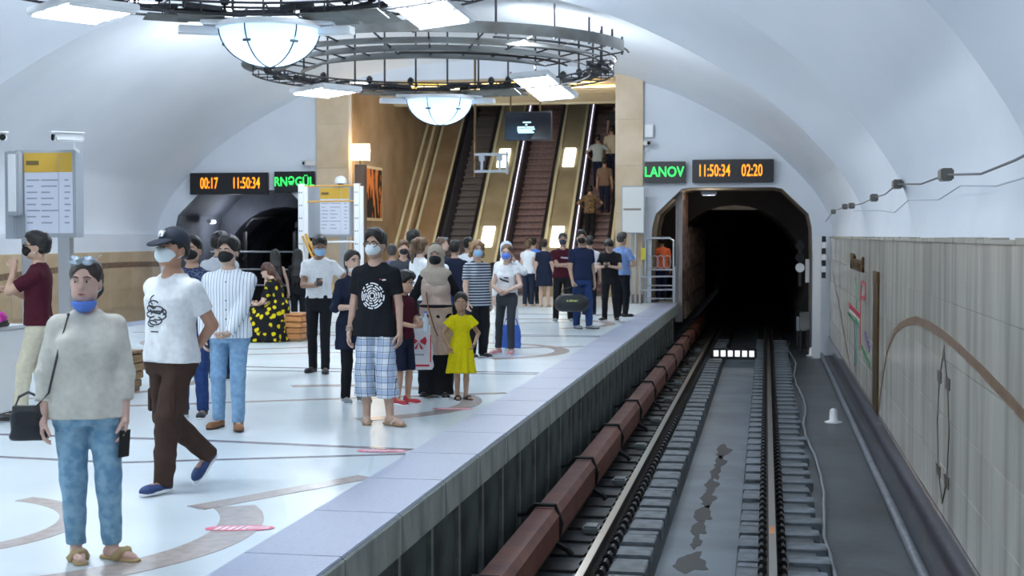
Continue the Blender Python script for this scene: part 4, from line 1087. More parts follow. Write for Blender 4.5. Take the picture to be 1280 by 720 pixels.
def person(label, x, y, H, face, sex='m', fat=1., skin='c89678', top=None, bottom=None, shoes=None, hair=None, mask=None, lean=0., side=0., twist=0., head=(0, 0), armL=None, armR=None,
           footL=(.10, .0, 8, 0, 0), footR=(-.10, .0, -8, 0, 0), pv=(0, 0, 0), res=.016, hs=1.1, extra=None, z=0., eyes=True, group=None, bust=0., kneeL=(0, -1, 0), kneeR=(0, -1, 0), handL={}, handR={}, over=None, shw=1., belly=0., mouth=None):
    """head=(turn, nod) in degrees; arms=(wrist x, y, z, elbow hint); feet=(x, y, turn, lift, heel pitch)"""
    s_ = H / 1.78
    near = res <= .013
    sk = skin_m(skin)
    pvv = np.array(pv, float)
    O = np.array([0, 0, .98]) + pvv
    RT = rot('Z', twist) @ rot('X', lean) @ rot('Y', side)
    up = lambda p: O + RT @ (np.array(p, float) + pvv - O)
    tab = [(a + 0, b * (1 + (fat - 1) * (1.0 if a < 1.36 else .35)), c * (1 + (fat - 1) * (1.1 if a < 1.36 else .35)), d - (belly if .95 < a < 1.2 else belly * .5 if a < 1.3 else 0)) for a, b, c, d in SEC[sex]]
    def tabs(e, z0, z1, hang=None, shift=0.):
        """sections of a garment: body sections plus ease between two heights"""
        zs = [q[0] for q in tab]; out = []
        for zv in sorted(set([z0, z1] + [q for q in list(zs) + [1.05, 1.15, .75, .65, .5, .3, .1] if z0 < q < z1])):
            g = lambda i: float(np.interp(zv, zs, [q[i] for q in tab]))
            a, b_, c = g(1) + e, g(2) + e, g(3)
            if zv < 1.03 and z0 < .95: k_ = min(1, (1.03 - zv) / .1); a = max(a, ((.197 if sex == 'm' else .201) * (1 + (fat - 1) * .85) + HIP[0]) * k_ + a * (1 - k_)); b_ = max(b_, (.134 * (1 + (fat - 1) * 1.0)) * k_ + b_ * (1 - k_))
            if hang and zv < 1.28: a = max(a, hang * g_(1.27, 1)); b_ = max(b_, hang * g_(1.27, 2))
            out.append((zv, a, b_, c))
        return [(q[0] + pvv[2], q[1], q[2], q[3]) for q in out]
    g_ = lambda zv, i: float(np.interp(zv, [q[0] for q in tab], [q[i] for q in tab]))
    # joints
    sw = (.176 if sex == 'm' else .150) * (1 + (fat - 1) * .5) * shw
    sh = {1: up((sw, .01, 1.372)), -1: up((-sw, .01, 1.372))}
    dflt = {1: (sw + .07, -.02, .83, (.4, .9, 0)), -1: (-sw - .07, -.02, .83, (-.4, .9, 0))}
    arms = {}
    for e, sp in ((1, armL), (-1, armR)):
        sp = sp or dflt[e]; wr = np.array(sp[:3], float)
        el, wr = ik(sh[e], wr + (pvv if len(sp) < 5 else 0), .285, .250, sp[3]); arms[e] = (sh[e], el, wr)
    legs = {}
    hipw = .088 * (1 + (fat - 1) * .4)
    for e, ft, kn in ((1, footL, kneeL), (-1, footR, kneeR)):
        hp = np.array([hipw * e, .005, .90]) + pvv
        ank = np.array([ft[0], ft[1] + .0, .085 + ft[3]])
        k_, an = ik(hp, ank, .410, .410, kn); legs[e] = (hp, k_, an, ft)
    # head frame
    nb = up((0, .012, 1.44)); RH = RT @ rot('Z', head[0]) @ rot('X', head[1])
    nk = up((0, .012, 1.49)); hd = lambda p: nk + RH @ ((np.array(p, float) - np.array([0, .012, 1.49])) * hs)
    # ---- body
    B = Sdf()
    B.sect([(q[0] + pvv[2], q[1], q[2], q[3]) for q in tab], O, RT if (lean or side or twist) else None, .03)
    fl = 1 + (fat - 1) * .8
    for e in (1, -1):
        a, el, wr = arms[e]
        B.cone(a, el, .049 * fl, .039 * fl, .012).cone(el, wr, .039 * fl, .027, .012)
        hp, kn, an, ft = legs[e]
        B.cone(hp, kn, .080 * fl, .053 * fl, .012).cone(kn, kn + (an - kn) * .35, .051 * fl, .055 * fl, .012).cone(kn + (an - kn) * .35, an, .055 * fl, .036, .012)
        yw = math.radians(ft[2]); fd = np.array([math.sin(yw), -math.cos(yw), 0]) * math.cos(math.radians(ft[4])) + np.array([0, 0, -math.sin(math.radians(ft[4]))])
        Rf = rot('Z', ft[2]) @ rot('X', ft[4]); F_ = lambda p: an + Rf @ np.array(p, float)
        B.cone(F_((0, .03, -.045)), F_((0, -.12, -.05)), .034, .030, .03).cone(F_((0, -.12, -.05)), F_((0, -.175, -.06)), .032, .022, .02)
    B.cone(nb, hd((0, .0, 1.56)), .052 * (1 if sex == 'm' else .88), .05 * (1 if sex == 'm' else .88), .03)
    parts = [B.mesh(max(res, .012))]
    # ---- head
    Hd = Sdf(); E = lambda c, r, k=.02, sub=False: Hd.ell(hd(c), np.array(r) * hs, RH, k, sub)
    E((0, .014, 1.655), (.077, .092, .090)); E((0, -.022, 1.60), (.064, .074, .084), .03)
    for e in (1, -1): E((e * .036, -.03, 1.562), (.026, .04, .028), .03); E((0, -.066, 1.55), (.026, .026, .022), .03)
    Hd.cone(hd((0, .014, 1.47)), hd((0, .0, 1.57)), .05 * hs, .048 * hs, .03)
    if res <= .02:
        Hd.cone(hd((0, -.088, 1.632)), hd((0, -.112, 1.598)), .009 * hs, .0135 * hs, .012)
        for e in (1, -1):
            E((e * .074, .012, 1.612), (.011, .020, .032), .01)
            E((e * .031, -.100, 1.634), (.017, .013, .010), .012, True)
            E((e * .032, -.080, 1.652), (.024, .014, .008), .012)
        E((0, -.090, 1.566), (.024, .012, .009), .01)
    parts.append(Hd.mesh(.006 if near else .010 if res <= .017 else .014))
    # ---- hands
    for e, hp in ((1, handL), (-1, handR)):
        a, el, wr = arms[e]
        d = np.array(hp.get('d', wr - el), float); d = d / np.linalg.norm(d)
        t = np.array(hp.get('t', (-.15 * e, -1, .15)), float); t = t - d * (t @ d); t /= np.linalg.norm(t)
        n_ = np.cross(d, t); inw = np.array(hp.get('n', (-e, 0, 0)), float)
        if n_ @ inw < 0: n_ = -n_
        Hn = Sdf(); hand_parts(Hn, wr + d * .012, d, t, n_, hp.get('curl', 22), 0)
        parts.append(Hn.mesh(.0042 if near else .0065 if res <= .017 else .010))
    root = link('person', np_mesh('person', parts), sk, None, (x, y, z), math.radians(face))
    root.scale = (s_, s_, s_); tag(root, label, 'person', group)
    # ---- lower garment
    if bottom:
        kd, m, hem = bottom['kind'], bottom['m'], bottom.get('hem', .05); wd = bottom.get('w', 1.)
        G = Sdf(); pt = [(q[0] + pvv[2], q[1] + .010, q[2] + .010, q[3]) for q in tab if .79 < q[0] < 1.01]
        if kd == 'skirt':
            W = bottom.get('flare', 1.35); zz = [hem, (hem + .9) / 2, .9, .97, 1.02]
            G.sect([(zv + pvv[2], g_(.9, 1) * f + .02, g_(.9, 2) * f + .025, .0) for zv, f in zip(zz, (W, 1 + (W - 1) * .55, 1.03, .98, .93))], O, None, .02, 2.1, (bottom.get('wave', .012), 9, .95))
        else:
            G.sect(pt, O, None, .02)
            for e in (1, -1):
                hp, kn, an, ft = legs[e]
                u = an - kn; fr = np.clip((kn[2] - hem) / max(kn[2] - an[2], .05), .15, 1.12) if kd != 'shortcut' else .2
                en = kn + u * fr
                r0, r1, r2 = .092 * fl * (1 + (wd - 1) * .22), .070 * fl * wd, .058 * wd
                if hem > kn[2]: 
                    f2 = (hp[2] - hem) / max(hp[2] - kn[2], .05); en = hp + (kn - hp) * f2; G.cone(hp, en, r0, .088 * fl * wd, .03, flat=True)
                else:
                    if fr < 1: r2 = r1 + (r2 - r1) * fr if wd < 1.2 else .072 * wd
                    G.cone(hp, kn, r0, r1, .035).cone(kn, en, r1, r2, .02, flat=True)
                dn = (en - kn) if hem <= kn[2] else (kn - hp)
                G.cut(dn, en + dn / np.linalg.norm(dn) * .004) if 0 else None
            G.wrinkle(.0028 * bottom.get('wr', 1.), 1.)
            if abs(legs[1][2][2] - legs[-1][2][2]) < .03 and pvv[2] > -.1: G.cut((0, 0, -1), (0, 0, hem))
        if kd == 'skirt': G.cut((0, 0, -1), (0, 0, hem + pvv[2] * 0 + .002))
        o = link(bottom.get('name', 'trousers' if kd != 'skirt' else 'skirt'), np_mesh('bottom', [G.mesh(max(res, .011))]), m, root)
        if bottom.get('label'): o['label'] = bottom['label']
    # ---- upper garment
    shirt = None
    def upper(tp, nm):
        m, hem, ease, sl_ = tp['m'], tp.get('hem', .86), tp.get('ease', .016), tp.get('sleeve', .55)
        G = Sdf(); G.sect(tabs(ease, hem, 1.475, tp.get('hang', 1.0)), O, RT if (lean or side or twist) else None, .03, 2.3, (tp.get('wave', .006), 7, 1.2))
        if bust:
            for e in (1, -1): G.ell(up((e * .070, -.084 * fat, 1.25)), (.074 * bust, .062 * bust, .072 * bust), RT, .05)
        if tp.get('flare'):
            W = tp['flare']; zz = [tp['low'], (tp['low'] + .9) / 2, .92, 1.02, 1.08]; G.sect([(zv + pvv[2], g_(.9, 1) * f + .02, g_(.9, 2) * f + .02, 0) for zv, f in zip(zz, (W, 1 + (W - 1) * .6, 1.05, tp.get('waist', .93), tp.get('waist', .82)))], O, None, .03, 2.1, (tp.get('fold', .014), 8, 1.0))
        lo = tp.get('loose', 1.)
        for e in (1, -1):
            a, el, wr = arms[e]
            if sl_ <= 0: continue
            G.cone(up((e * sw * .5, .012, 1.405)), a, .046 + ease * .4, .052 * fl + ease * .5, .03)
            r0, r1, r2 = (.054 * fl + ease * .6) * lo, (.047 * fl + ease * .6) * lo, (.033 * fl + ease * .35) * lo
            if sl_ <= 1:
                en = a + (el - a) * sl_; G.cone(a, en, r0, r0 * .98 * lo, .025, flat=True)
            else:
                en = el + (wr - el) * (sl_ - 1); G.cone(a, el, r0, r1, .025).cone(el, en, r1, r1 + (r2 - r1) * (sl_ - 1), .02, flat=True)
        nc = tp.get('neck', .075)
        G.ell(up((0, -.05, 1.505)), (nc, nc * 1.05, nc * .9), RT, .012, True)
        G.wrinkle(.0026 * tp.get('wr', 1.), .8)
        if not tp.get('flare'): G.cut(RT @ np.array([0, 0, -1.]), up((0, 0, hem + .002))) if sl_ <= 1 or (arms[1][2][2] > hem + pvv[2] + .1 and arms[-1][2][2] > hem + pvv[2] + .1) else None
        o = link(nm, np_mesh(nm, [G.mesh(max(res * .9, .0105))]), m, root)
        if tp.get('collar'):
            C_ = Sdf(); C_.chain([up((.062 * math.cos(t), .012 - .066 * math.sin(t) * (1.05 if math.sin(t) > 0 else .8), 1.475 - .028 * max(math.sin(t), 0))) for t in [2 * PI * k / 12 for k in range(13)]], [.017] * 13, .01)
            link('collar', np_mesh('collar', [C_.mesh(.009 if near else .013)]), tp.get('cm', m), root)
        return o
    HIP[0] = .028 if bottom and bottom.get('w', 1) > 1.25 else 0.
    if top: shirt = upper(top, top.get('name', 'shirt'))
    if over: upper(over, over.get('name', 'cardigan'))
    # ---- shoes
    if shoes:
        for e in (1, -1):
            hp, kn, an, ft = legs[e]
            yw = math.radians(ft[2]); Rf = rot('Z', ft[2]) @ rot('X', ft[4])
            F_ = lambda p: an + Rf @ np.array(p, float)
            G = Sdf(); kd = shoes.get('kind', 'shoe')
            if kd == 'sandal':
                G.cone(F_((0, .045, -.078)), F_((0, -.17, -.078)), .042, .042, .02); G.cut(Rf @ np.array([0, 0, 1.]), F_((0, 0, -.066))); G.cut(Rf @ np.array([0, 0, -1.]), F_((0, 0, -.085)))
                o = link('sandal', np_mesh('sandal', [G.mesh(.009 if near else .014)]), shoes['m'], root)
                b = MB(); b.tube([F_((-.042, -.06, -.07)), F_((-.02, -.10, -.028)), F_((0, -.13, -.03)), F_((.02, -.10, -.028)), F_((.042, -.06, -.07))], .011 if not shoes.get('closed') else .03, 6); b.build('strap', shoes.get('sm', shoes['m']), o, smooth=True)
            else:
                G.ell(F_((0, .022, -.052)), (.040, .052, .045), Rf, .03); G.ell(F_((0, -.10, -.055)), (.046, .095, .036), Rf, .05); G.ell(F_((0, -.155, -.06)), (.042, .058, .03), Rf, .03)
                G.cone(F_((0, .012, -.03)), F_((0, .014, .045 if shoes.get('high') else -.005)), .040, .043, .03)
                G.cut(Rf @ np.array([0, 0, -1.]), F_((0, 0, -.085)))
                o = link('shoe', np_mesh('shoe', [G.mesh(.009 if near else .014)]), shoes['m'], root)
                if res <= .02:
                    q = Sdf(); q.ell(F_((0, .02, -.078)), (.043, .058, .03), Rf, .03); q.ell(F_((0, -.11, -.078)), (.050, .112, .03), Rf, .05); q.cut(Rf @ np.array([0, 0, 1.]), F_((0, 0, -.062))); q.cut(Rf @ np.array([0, 0, -1.]), F_((0, 0, -.086)))
                    link('sole', np_mesh('sole', [q.mesh(.009 if near else .013)]), shoes.get('sole', M['white']), o)
    # ---- hair
    hres = .007 if near else .011 if res <= .017 else .015
    if hair:
        G = Sdf(); kd = hair['kind']; big = hair.get('big', 0.)
        He = lambda c, r, k=.015, sub=False: G.ell(hd(c), np.array(r) * hs, RH, k, sub)
        He((0, .022, 1.668), (.087 + big, .100 + big, .092 + big))
        if kd in ('short', 'bun') and not hair.get('cap'): He((0, -.022, 1.712), (.074, .082, .058), .02)
        G.wrinkle(.0035, 2.2)
        if kd != 'short': He((0, .045, 1.60), (.082 + big, .075 + big, .09), .03)
        else: He((0, .05, 1.615), (.074, .062, .06), .03)
        if kd in ('long', 'down'):
            L = hair.get('len', .35)
            bp = [hd((0, .07, 1.62)), up((0, .125, 1.42)), up((hair.get('dx', 0), .145, 1.42 - L * .5)), up((hair.get('dx', 0), .14, 1.42 - L))]
            for dx in (-.05, 0, .05): G.chain([p + RT @ np.array([dx * (1 + .25 * i), 0, 0]) for i, p in enumerate(bp)], [.055, .055, .05, .03], .03)
            for e in (1, -1): G.cone(hd((e * .07, .02, 1.62)), hd((e * .075, .035, 1.5)), .03, .03, .03)
        if kd == 'pony':
            L = hair.get('len', .3); G.ell(hd((0, .105, 1.70)), (.032, .032, .035), None, .02); G.chain([hd((0, .11, 1.70)), hd((0, .165, 1.66)), hd((hair.get('dx', 0), .17, 1.66 - L * .5)), hd((hair.get('dx', 0), .15, 1.66 - L))], [.028, .04, .042, .018], .02)
        if kd == 'tail':
            L = hair.get('len', .3); G.chain([hd((0, .09, 1.60)), up((.0, .10, 1.45)), up((hair.get('dx', -.05), .13, 1.45 - L))], [.04, .045, .03], .03)
        if kd == 'bun': He((0, .07, 1.765), (.042, .042, .036), .015)
        if kd == 'curly':
            rg = random.Random(4)
            for k in range(26):
                a = rg.uniform(-2.6, 2.6) ; zz = rg.uniform(1.53, 1.72); He((.088 * math.sin(a), .03 + .085 * math.cos(a), zz), (.03, .03, .03), .01)
        He((0, -.100, 1.605), (.068, .080, .102), .012, True)
        if kd in ('short', 'bun', 'pony'):
            for e in (1, -1): He((e * .085, -.03, 1.58), (.03, .045, .05), .012, True)
        if kd == 'short': G.cut(RH @ np.array([0, 0, -1.]), hd((0, 0, 1.565)))
        link('hair', np_mesh('hair', [G.mesh(hres)]), hair['m'], root)
    # ---- mask
    if mask:
        G = Sdf(); dz = mask.get('dz', 0.)
        G.ell(hd((0, -.040, 1.588 + dz)), np.array((.066, .082, .062)) * hs, RH, .02); G.ell(hd((0, -.098, 1.592 + dz)), np.array((.032, .03, .036)) * hs, RH, .03)
        G.cut(RH @ np.array([0, .25, 1.]), hd((0, -.06, 1.628 + dz))); G.cut(RH @ np.array([0, 1., .15]), hd((0, -.022, 1.58 + dz)))
        if dz: G.cut(RH @ np.array([0, 0., 1]), hd((0, 0, 1.59 + dz)))
        o = link('face_mask', np_mesh('face_mask', [G.mesh(hres)]), mask['m'], root)
        if near:
            for e in (1, -1):
                b = MB(); b.tube([hd((e * .058, -.035, 1.615)), hd((e * .080, .01, 1.635))], .0028, 5); b.tube([hd((e * .058, -.035, 1.56)), hd((e * .080, .015, 1.59))], .0028, 5); b.build('ear_loop', M['white'] if not mask.get('black') else mask['m'], o)
    if eyes and res <= .017:
        for e in (1, -1):
            b = MB(); c = hd((e * .031, -.0905 + .002, 1.633)); me = []
            b.lathe([(0, .0055), (.007, .0045), (.0125, 0), (.007, -.0045), (0, -.0055)], (0, 0, 0), 10); o = b.build('eye', mat('eye_white', 'd8d0c8', .3), root, smooth=True); o.location = c; o.rotation_euler = Matrix(RH.tolist()).to_euler(); o.scale = (hs, hs, hs)
            b = MB(); b.lathe([(0, .0052), (.004, .0042), (.0055, 0), (.004, -.0042), (0, -.0052)], (0, -.0085, 0), 8); b.build('iris', mat('dark_iris', '2a1a12', .25), o)
            b = MB(); b.tube([hd((e * .012, -.099, 1.655)), hd((e * .032, -.098, 1.6605)), hd((e * .052, -.083, 1.653))], [.0042, .0048, .003], 5); b.build('eyebrow', HAIR('1d1512'), root)
    if mouth:
        b = MB(); b.tube([hd((-.023, -.094, 1.566)), hd((0, -.104, 1.567)), hd((.023, -.094, 1.566))], [.003, .0075, .003], 6); b.build('lips', mat('lips', mouth, .4), root, smooth=True)
    if extra: extra(root, hd, up, RH, RT, arms, legs, shirt)
    return root

def shirt_print(root, shirt, strokes, wd, m, name='print', back=False):
    """strokes in the shirt front's (x, z), laid on the cloth"""
    from mathutils.bvhtree import BVHTree
    me = shirt.data; bv = BVHTree.FromPolygons([v.co[:] for v in me.vertices], [p.vertices[:] for p in me.polygons])
    b = MB()
    for st in strokes:
        P = []
        for i in range(len(st) - 1):
            n_ = max(1, int(math.hypot(st[i + 1][0] - st[i][0], st[i + 1][1] - st[i][1]) / .012))
            P += [(st[i][0] + (st[i + 1][0] - st[i][0]) * k / n_, st[i][1] + (st[i + 1][1] - st[i][1]) * k / n_) for k in range(n_)]
        P.append(st[-1]); w_ = st[0][2] if len(st[0]) > 2 else wd
        vs = []
        for i, p in enumerate(P):
            a, c = Vector(P[max(i - 1, 0)][:2]), Vector(P[min(i + 1, len(P) - 1)][:2]); t = (c - a)
            t = t.normalized() if t.length > 1e-6 else Vector((1, 0)); n_ = Vector((-t.y, t.x))
            for s in (-.5, .5):
                q = Vector(p[:2]) + n_ * s * w_; hit = bv.ray_cast(Vector((q.x, -1, q.y)), Vector((0, 1, 0)))[0]
                yy = hit.y if hit else -.12
                vs.append((q.x, yy - .003, q.y))
        N = len(P); vs2 = vs + [(a, y_ + .008, c) for a, y_, c in vs]
        b.add(vs2, [(2 * i, 2 * i + 1, 2 * i + 3, 2 * i + 2) for i in range(N - 1)] + [(2 * i + e, 2 * i + 2 + e, 2 * N + 2 * i + 2 + e, 2 * N + 2 * i + e) for i in range(N - 1) for e in (0, 1)])
    o = b.build(name, m, shirt); o['kind'] = 'stuff' if 0 else ''; del o['kind']
    return o

def wpos(root, p):
    """world position of a point in a person's frame"""
    return Matrix.LocRotScale(root.location, root.rotation_euler, root.scale) @ Vector(p)
# ================================================================= people
W = fab('white', 'eceef0'); OFF = fab('cream', 'dcd8cc'); BLK = fab('black', '1d1f24'); NAVY = fab('navy', '20263a'); MAR = fab('maroon', '4a1826'); JL = fab('light_jeans', '88abc9', dark='6f93b6'); JB = fab('blue_jeans', '2f4677', dark='263a66')
JACID = mat('cloth_acid_jeans', '8fb2c6', .85, noise=(16, '6c93b0', .4, .62), bump=(60, .12), spec=.2)
BRN = fab('brown', '47362f'); GRY = fab('charcoal', '3d4148'); BEI = fab('beige', 'cfc6ae'); HIJ = fab('hijab_beige', 'b9ac9c'); YEL = fab('yellow', 'e2d416'); LGREY = fab('light_grey', 'c9ccd2')
MW = mat('white_mask', 'dfe9ec', .8); MBL = mat('blue_mask', '8fb8dc', .8); MVB = mat('vivid_blue_mask', '5f86dd', .8); MK = mat('black_mask', '17181b', .8); MNV = mat('navy_mask', '2e3a50', .8)
HB = HAIR('17120f'); HBR = HAIR('33261d'); HLB = HAIR('7a5d42'); HRED = HAIR('5a3426'); HBL = HAIR('9a7448'); HGR = HAIR('4a4644')
SHB = mat('black_shoe', '1b1b1e', .4); SHBL = mat('blue_trainer', '2c4372', .6); SHBRN = mat('brown_leather', '8a5a34', .5); SHG = mat('grey_trainer', '8d9499', .6); SHP = mat('pink_trainer', 'cf8f96', .6); SHR = mat('red_trainer', 'b83240', .5); SAND = mat('straw_sandal', 'b59a6e', .7)
DARKSOLE = mat('dark_sole', '2b2623', .6)
def vstripe(base, line, per, wd, axis=0):
    def fn(n, l, v):
        s = sep(n, l, v); f = mth(n, l, 'LESS_THAN', mth(n, l, 'FRACT', mth(n, l, 'MULTIPLY', s[axis], 1 / per)), wd)
        return mixc(n, l, f, base, line)
    return fn
def plaid(n, l, v):
    s = sep(n, l, v); out = None
    c = 'dfe4ea'
    for ax, per, wd, col, f in ((0, .11, .42, '8fa5c8', .55), (2, .11, .42, '8fa5c8', .55), (0, .055, .10, '33425f', .8), (2, .055, .10, '33425f', .8)):
        k = mth(n, l, 'MULTIPLY', mth(n, l, 'LESS_THAN', mth(n, l, 'FRACT', mth(n, l, 'MULTIPLY', mth(n, l, 'ADD', s[ax], 3.02), 1 / per)), wd), f)
        c = mixc(n, l, k, c, col)
    return c
def floral(n, l, v):
    t = n.new('ShaderNodeTexVoronoi'); t.inputs['Scale'].default_value = 9.5; l.new(v, t.inputs['Vector'])
    t2 = n.new('ShaderNodeTexNoise'); t2.inputs['Scale'].default_value = 16; l.new(v, t2.inputs['Vector'])
    return mixc(n, l, mth(n, l, 'LESS_THAN', mth(n, l, 'ADD', t.outputs['Distance'], mth(n, l, 'MULTIPLY', t2.outputs[0], .5)), .60), '17171a', 'd8c416')
def spotty(a, b, sc, th):
    def fn(n, l, v):
        t = n.new('ShaderNodeTexNoise'); t.inputs['Scale'].default_value = sc; t.inputs['Detail'].default_value = 3; l.new(v, t.inputs['Vector'])
        return mixc(n, l, mth(n, l, 'GREATER_THAN', t.outputs[0], th), a, b)
    return fn
STRIPE = pattern('cloth_fine_stripe', vstripe('e8ecf0', '7f93b3', .030, .17)); PLAID = pattern('cloth_plaid', plaid); FLOR = pattern('cloth_floral', floral); HSTR = pattern('cloth_white_navy_stripe', vstripe('3c4352', 'b9c0c8', .042, .42, 2))
CHECK = pattern('cloth_navy_check', spotty('2b3550', '56617c', 40, .52)); TAPE = pattern('cloth_patterned_brown', spotty('4d3f30', '7d6a4c', 28, .5)); PINKY = pattern('cloth_faded_rose', spotty('c9b4a4', 'c0a89c', 12, .55))

def sunglasses(name, root, hd, RH, dz=0., dy=0., tilt=0., frame=None, lens=None, r=.024):
    fm = frame or SHB
    b = MB()
    for e in (1, -1):
        b.tube([hd((e * .033 + r * math.cos(t) * 1.15, -.112 + dy + .010 * abs(math.cos(t)) * (1 if e * math.cos(t) > 0 else 0), 1.630 + dz + r * .8 * math.sin(t))) for t in [2 * PI * k / 14 for k in range(14)]], .0032, 5, True)
        b.tube([hd((e * .062, -.100 + dy, 1.637 + dz)), hd((e * .080, .015 + dy, 1.635 + dz - tilt))], .003, 5)
    b.tube([hd((-.008, -.114 + dy, 1.634 + dz)), hd((.008, -.114 + dy, 1.634 + dz))], .003, 5)
    o = b.build(name, fm, root)
    if lens:
        for e in (1, -1):
            c = MB(); c.add([hd((e * .033 + r * 1.1 * math.cos(t), -.110 + dy, 1.630 + dz + r * .78 * math.sin(t))) for t in [2 * PI * k / 14 for k in range(14)]] + [hd((e * .033, -.116 + dy, 1.63 + dz))], [(k, (k + 1) % 14, 14) for k in range(14)]); c.build('lens', lens, o)
    return o
LENS = mat('dark_lens', '121316', .1); LENSG = mat('silver_lens', 'b9c4cf', .12, .6)
def phone(at_, rz, label, tilt=.5):
    T = thing('mobile_phone', label, 'phone', at_, rz); T.rotation_euler = (tilt, 0, rz)
    b = MB(); b.bbox(-.036, .036, -.005, .005, -.072, .072, .003); b.build('phone_body', M['rubber'], T); b = MB(); b.box(-.032, .032, .005, .0062, -.066, .066); b.build('phone_screen', mat('phone_glass', '20242e', .1), T)
    return T
def handbag(at_, rz, label, m, w_=.2, h_=.15, d_=.07, strap=None, name='handbag', cat='bag'):
    T = thing(name, label, cat, at_, rz)
    S = Sdf()
    if name == 'duffel_bag': S.cone((-w_ * .28, 0, h_ * .48), (w_ * .28, 0, h_ * .48), h_ * .44, h_ * .44).cone((-w_ * .2, 0, h_ * .55), (w_ * .2, 0, h_ * .55), h_ * .44, h_ * .44)
    else: S.sect([(0, w_ * .46, d_ * .42, 0), (h_ * .1, w_ * .5, d_ * .5, 0), (h_ * .7, w_ * .48, d_ * .46, 0), (h_, w_ * .40, d_ * .25, 0)], (0, 0, 0), None, .02, 3.2); S.wrinkle(.002, 1.4)
    link('bag_body', np_mesh('bag_body', [S.mesh(.008)]), m, T)
    b = MB(); b.tube([(-w_ * .36, 0, h_ * .95), (-w_ * .25, 0, h_ * 1.25), (0, 0, h_ * 1.38), (w_ * .25, 0, h_ * 1.25), (w_ * .36, 0, h_ * .95)], .008, 6); b.build('handle', m, T, smooth=True)
    if name != 'duffel_bag': b = MB(); b.bbox(-w_ * .3, w_ * .3, -d_ * .54, -d_ * .45, h_ * .45, h_ * .85, .006); b.build('flap', m, T)
    return T

# -- woman in cream blouse
def ex(root, hd, up, RH, RT, arms, legs, shirt):
    sunglasses('sunglasses', root, hd, RH, .115, .03, -.02, LENSG, LENSG, .03)
    b = MB(); S0 = up((-.10, -.06, 1.455)); b.tube([up((-.13, .12, 1.25)), up((-.125, .07, 1.43)), S0, up((-.15, -.145, 1.28)), up((-.215, -.12, 1.0)), up((-.285, -.05, .92))], .007, 6); b.build('bag_strap', mat('dark_strap', '33332f', .6), root)
p1 = person('woman in cream blouse and acid-washed jeans with a blue mask under her chin', -3.51, 6.95, 1.585, 26, 'f', 1.17, 'd6a895', top=dict(m=OFF, sleeve=1.62, hem=.84, hang=1.03, loose=1.06, wave=.006, name='blouse', neck=.06), bottom=dict(kind='trousers', m=JACID, hem=.09, w=.98, name='jeans'),
    shoes=dict(kind='sandal', m=SAND, sm=SAND, closed=1), hair=dict(kind='tail', m=HBR, len=.2, dx=-.08), mask=dict(m=MVB, dz=-.062), shw=.95, head=(-14, 2), armR=(-.26, -.06, .80, (-.9, .5, 0)), armL=(.215, -.08, .80, (.8, .6, 0)), footL=(.13, -.06, 45, 0, 0), footR=(-.075, -.0, 10, 0, 0), res=.0105, bust=1.45, extra=ex, mouth='a8665c', belly=.01)
q = wpos(p1, (-.33, -.03, .80)); handbag((q.x, q.y, q.z - .07), .3, 'black leather handbag at the hip of the woman in cream', mat('black_leather', '23242a', .35), .19, .18, .09)
q = wpos(p1, (.205, -.115, .69)); phone((q.x, q.y, q.z), 1.2, 'dark phone in the hand of the woman in cream', 0.1)

# -- man with cap, walking
def ex(root, hd, up, RH, RT, arms, legs, shirt):
    G = Sdf(); G.ell(hd((0, .016, 1.680)), (.099, .115, .098), RH, .02); G.cut(RH @ np.array([0, -.12, -1.]), hd((0, -.05, 1.668))); capm = mat('navy_cap', '1d2534', .7)
    c = link('cap', np_mesh('cap', [G.mesh(.007)]), capm, root)
    G = Sdf(); G.ell(hd((0, -.105, 1.668)), (.082, .10, .018), RH @ rot('X', 16), .01); G.cut(RH @ np.array([0, 1, 0.]), hd((0, -.06, 1.67))); link('cap_visor', np_mesh('cap_visor', [G.mesh(.006)]), capm, c)
    for bd, dx in (('N', -.003), ('Y', .004)):
        t = text('cap_emblem', bd, .06, M['white'], c, hd((dx, -.091, 1.718)), depth=.004, bold=.002); t.rotation_euler = (Matrix(RH.tolist()) @ Matrix.Rotation(PI / 2 - .45, 3, 'X')).to_euler()
    st = []
    for cx, cz, rx, rz_, a0, a1 in ((.0, 1.27, .05, .025, 20, 300), (-.03, 1.24, .045, .02, 0, 330), (.04, 1.235, .05, .022, -160, 180), (-.04, 1.20, .05, .018, 30, 330), (.035, 1.195, .07, .03, -120, 170), (.01, 1.16, .06, .028, 100, 420), (-.02, 1.14, .045, .02, 0, 300), (.0, 1.30, .03, .03, 90, 260), (.09, 1.22, .018, .018, -120, 200)):
        st.append([(cx - .015 + rx * math.cos(math.radians(a0 + (a1 - a0) * k / 22)), cz + .0 + rz_ * math.sin(math.radians(a0 + (a1 - a0) * k / 22))) for k in range(23)])
    st += [[(-.06, 1.235), (-.02, 1.215), (.03, 1.225)], [(-.05, 1.255), (.0, 1.245)], [(-.04, 1.215), (.05, 1.205)], [(-.045, 1.085), (.03, 1.085)]]
    shirt_print(root, shirt, st, .009, mat('dark_ink', '33383f', .7), 'squiggle_print')
    for e in (1, -1):
        hp, kn, an, ft = legs[e]; p = hp + (kn - hp) * .72 + np.array([.088 * e, .0, 0]); b = MB(); b.bbox(-.025, .012, -.06, .06, -.08, .08, .008); o = b.build('cargo_pocket', BRN, root); o.location = p
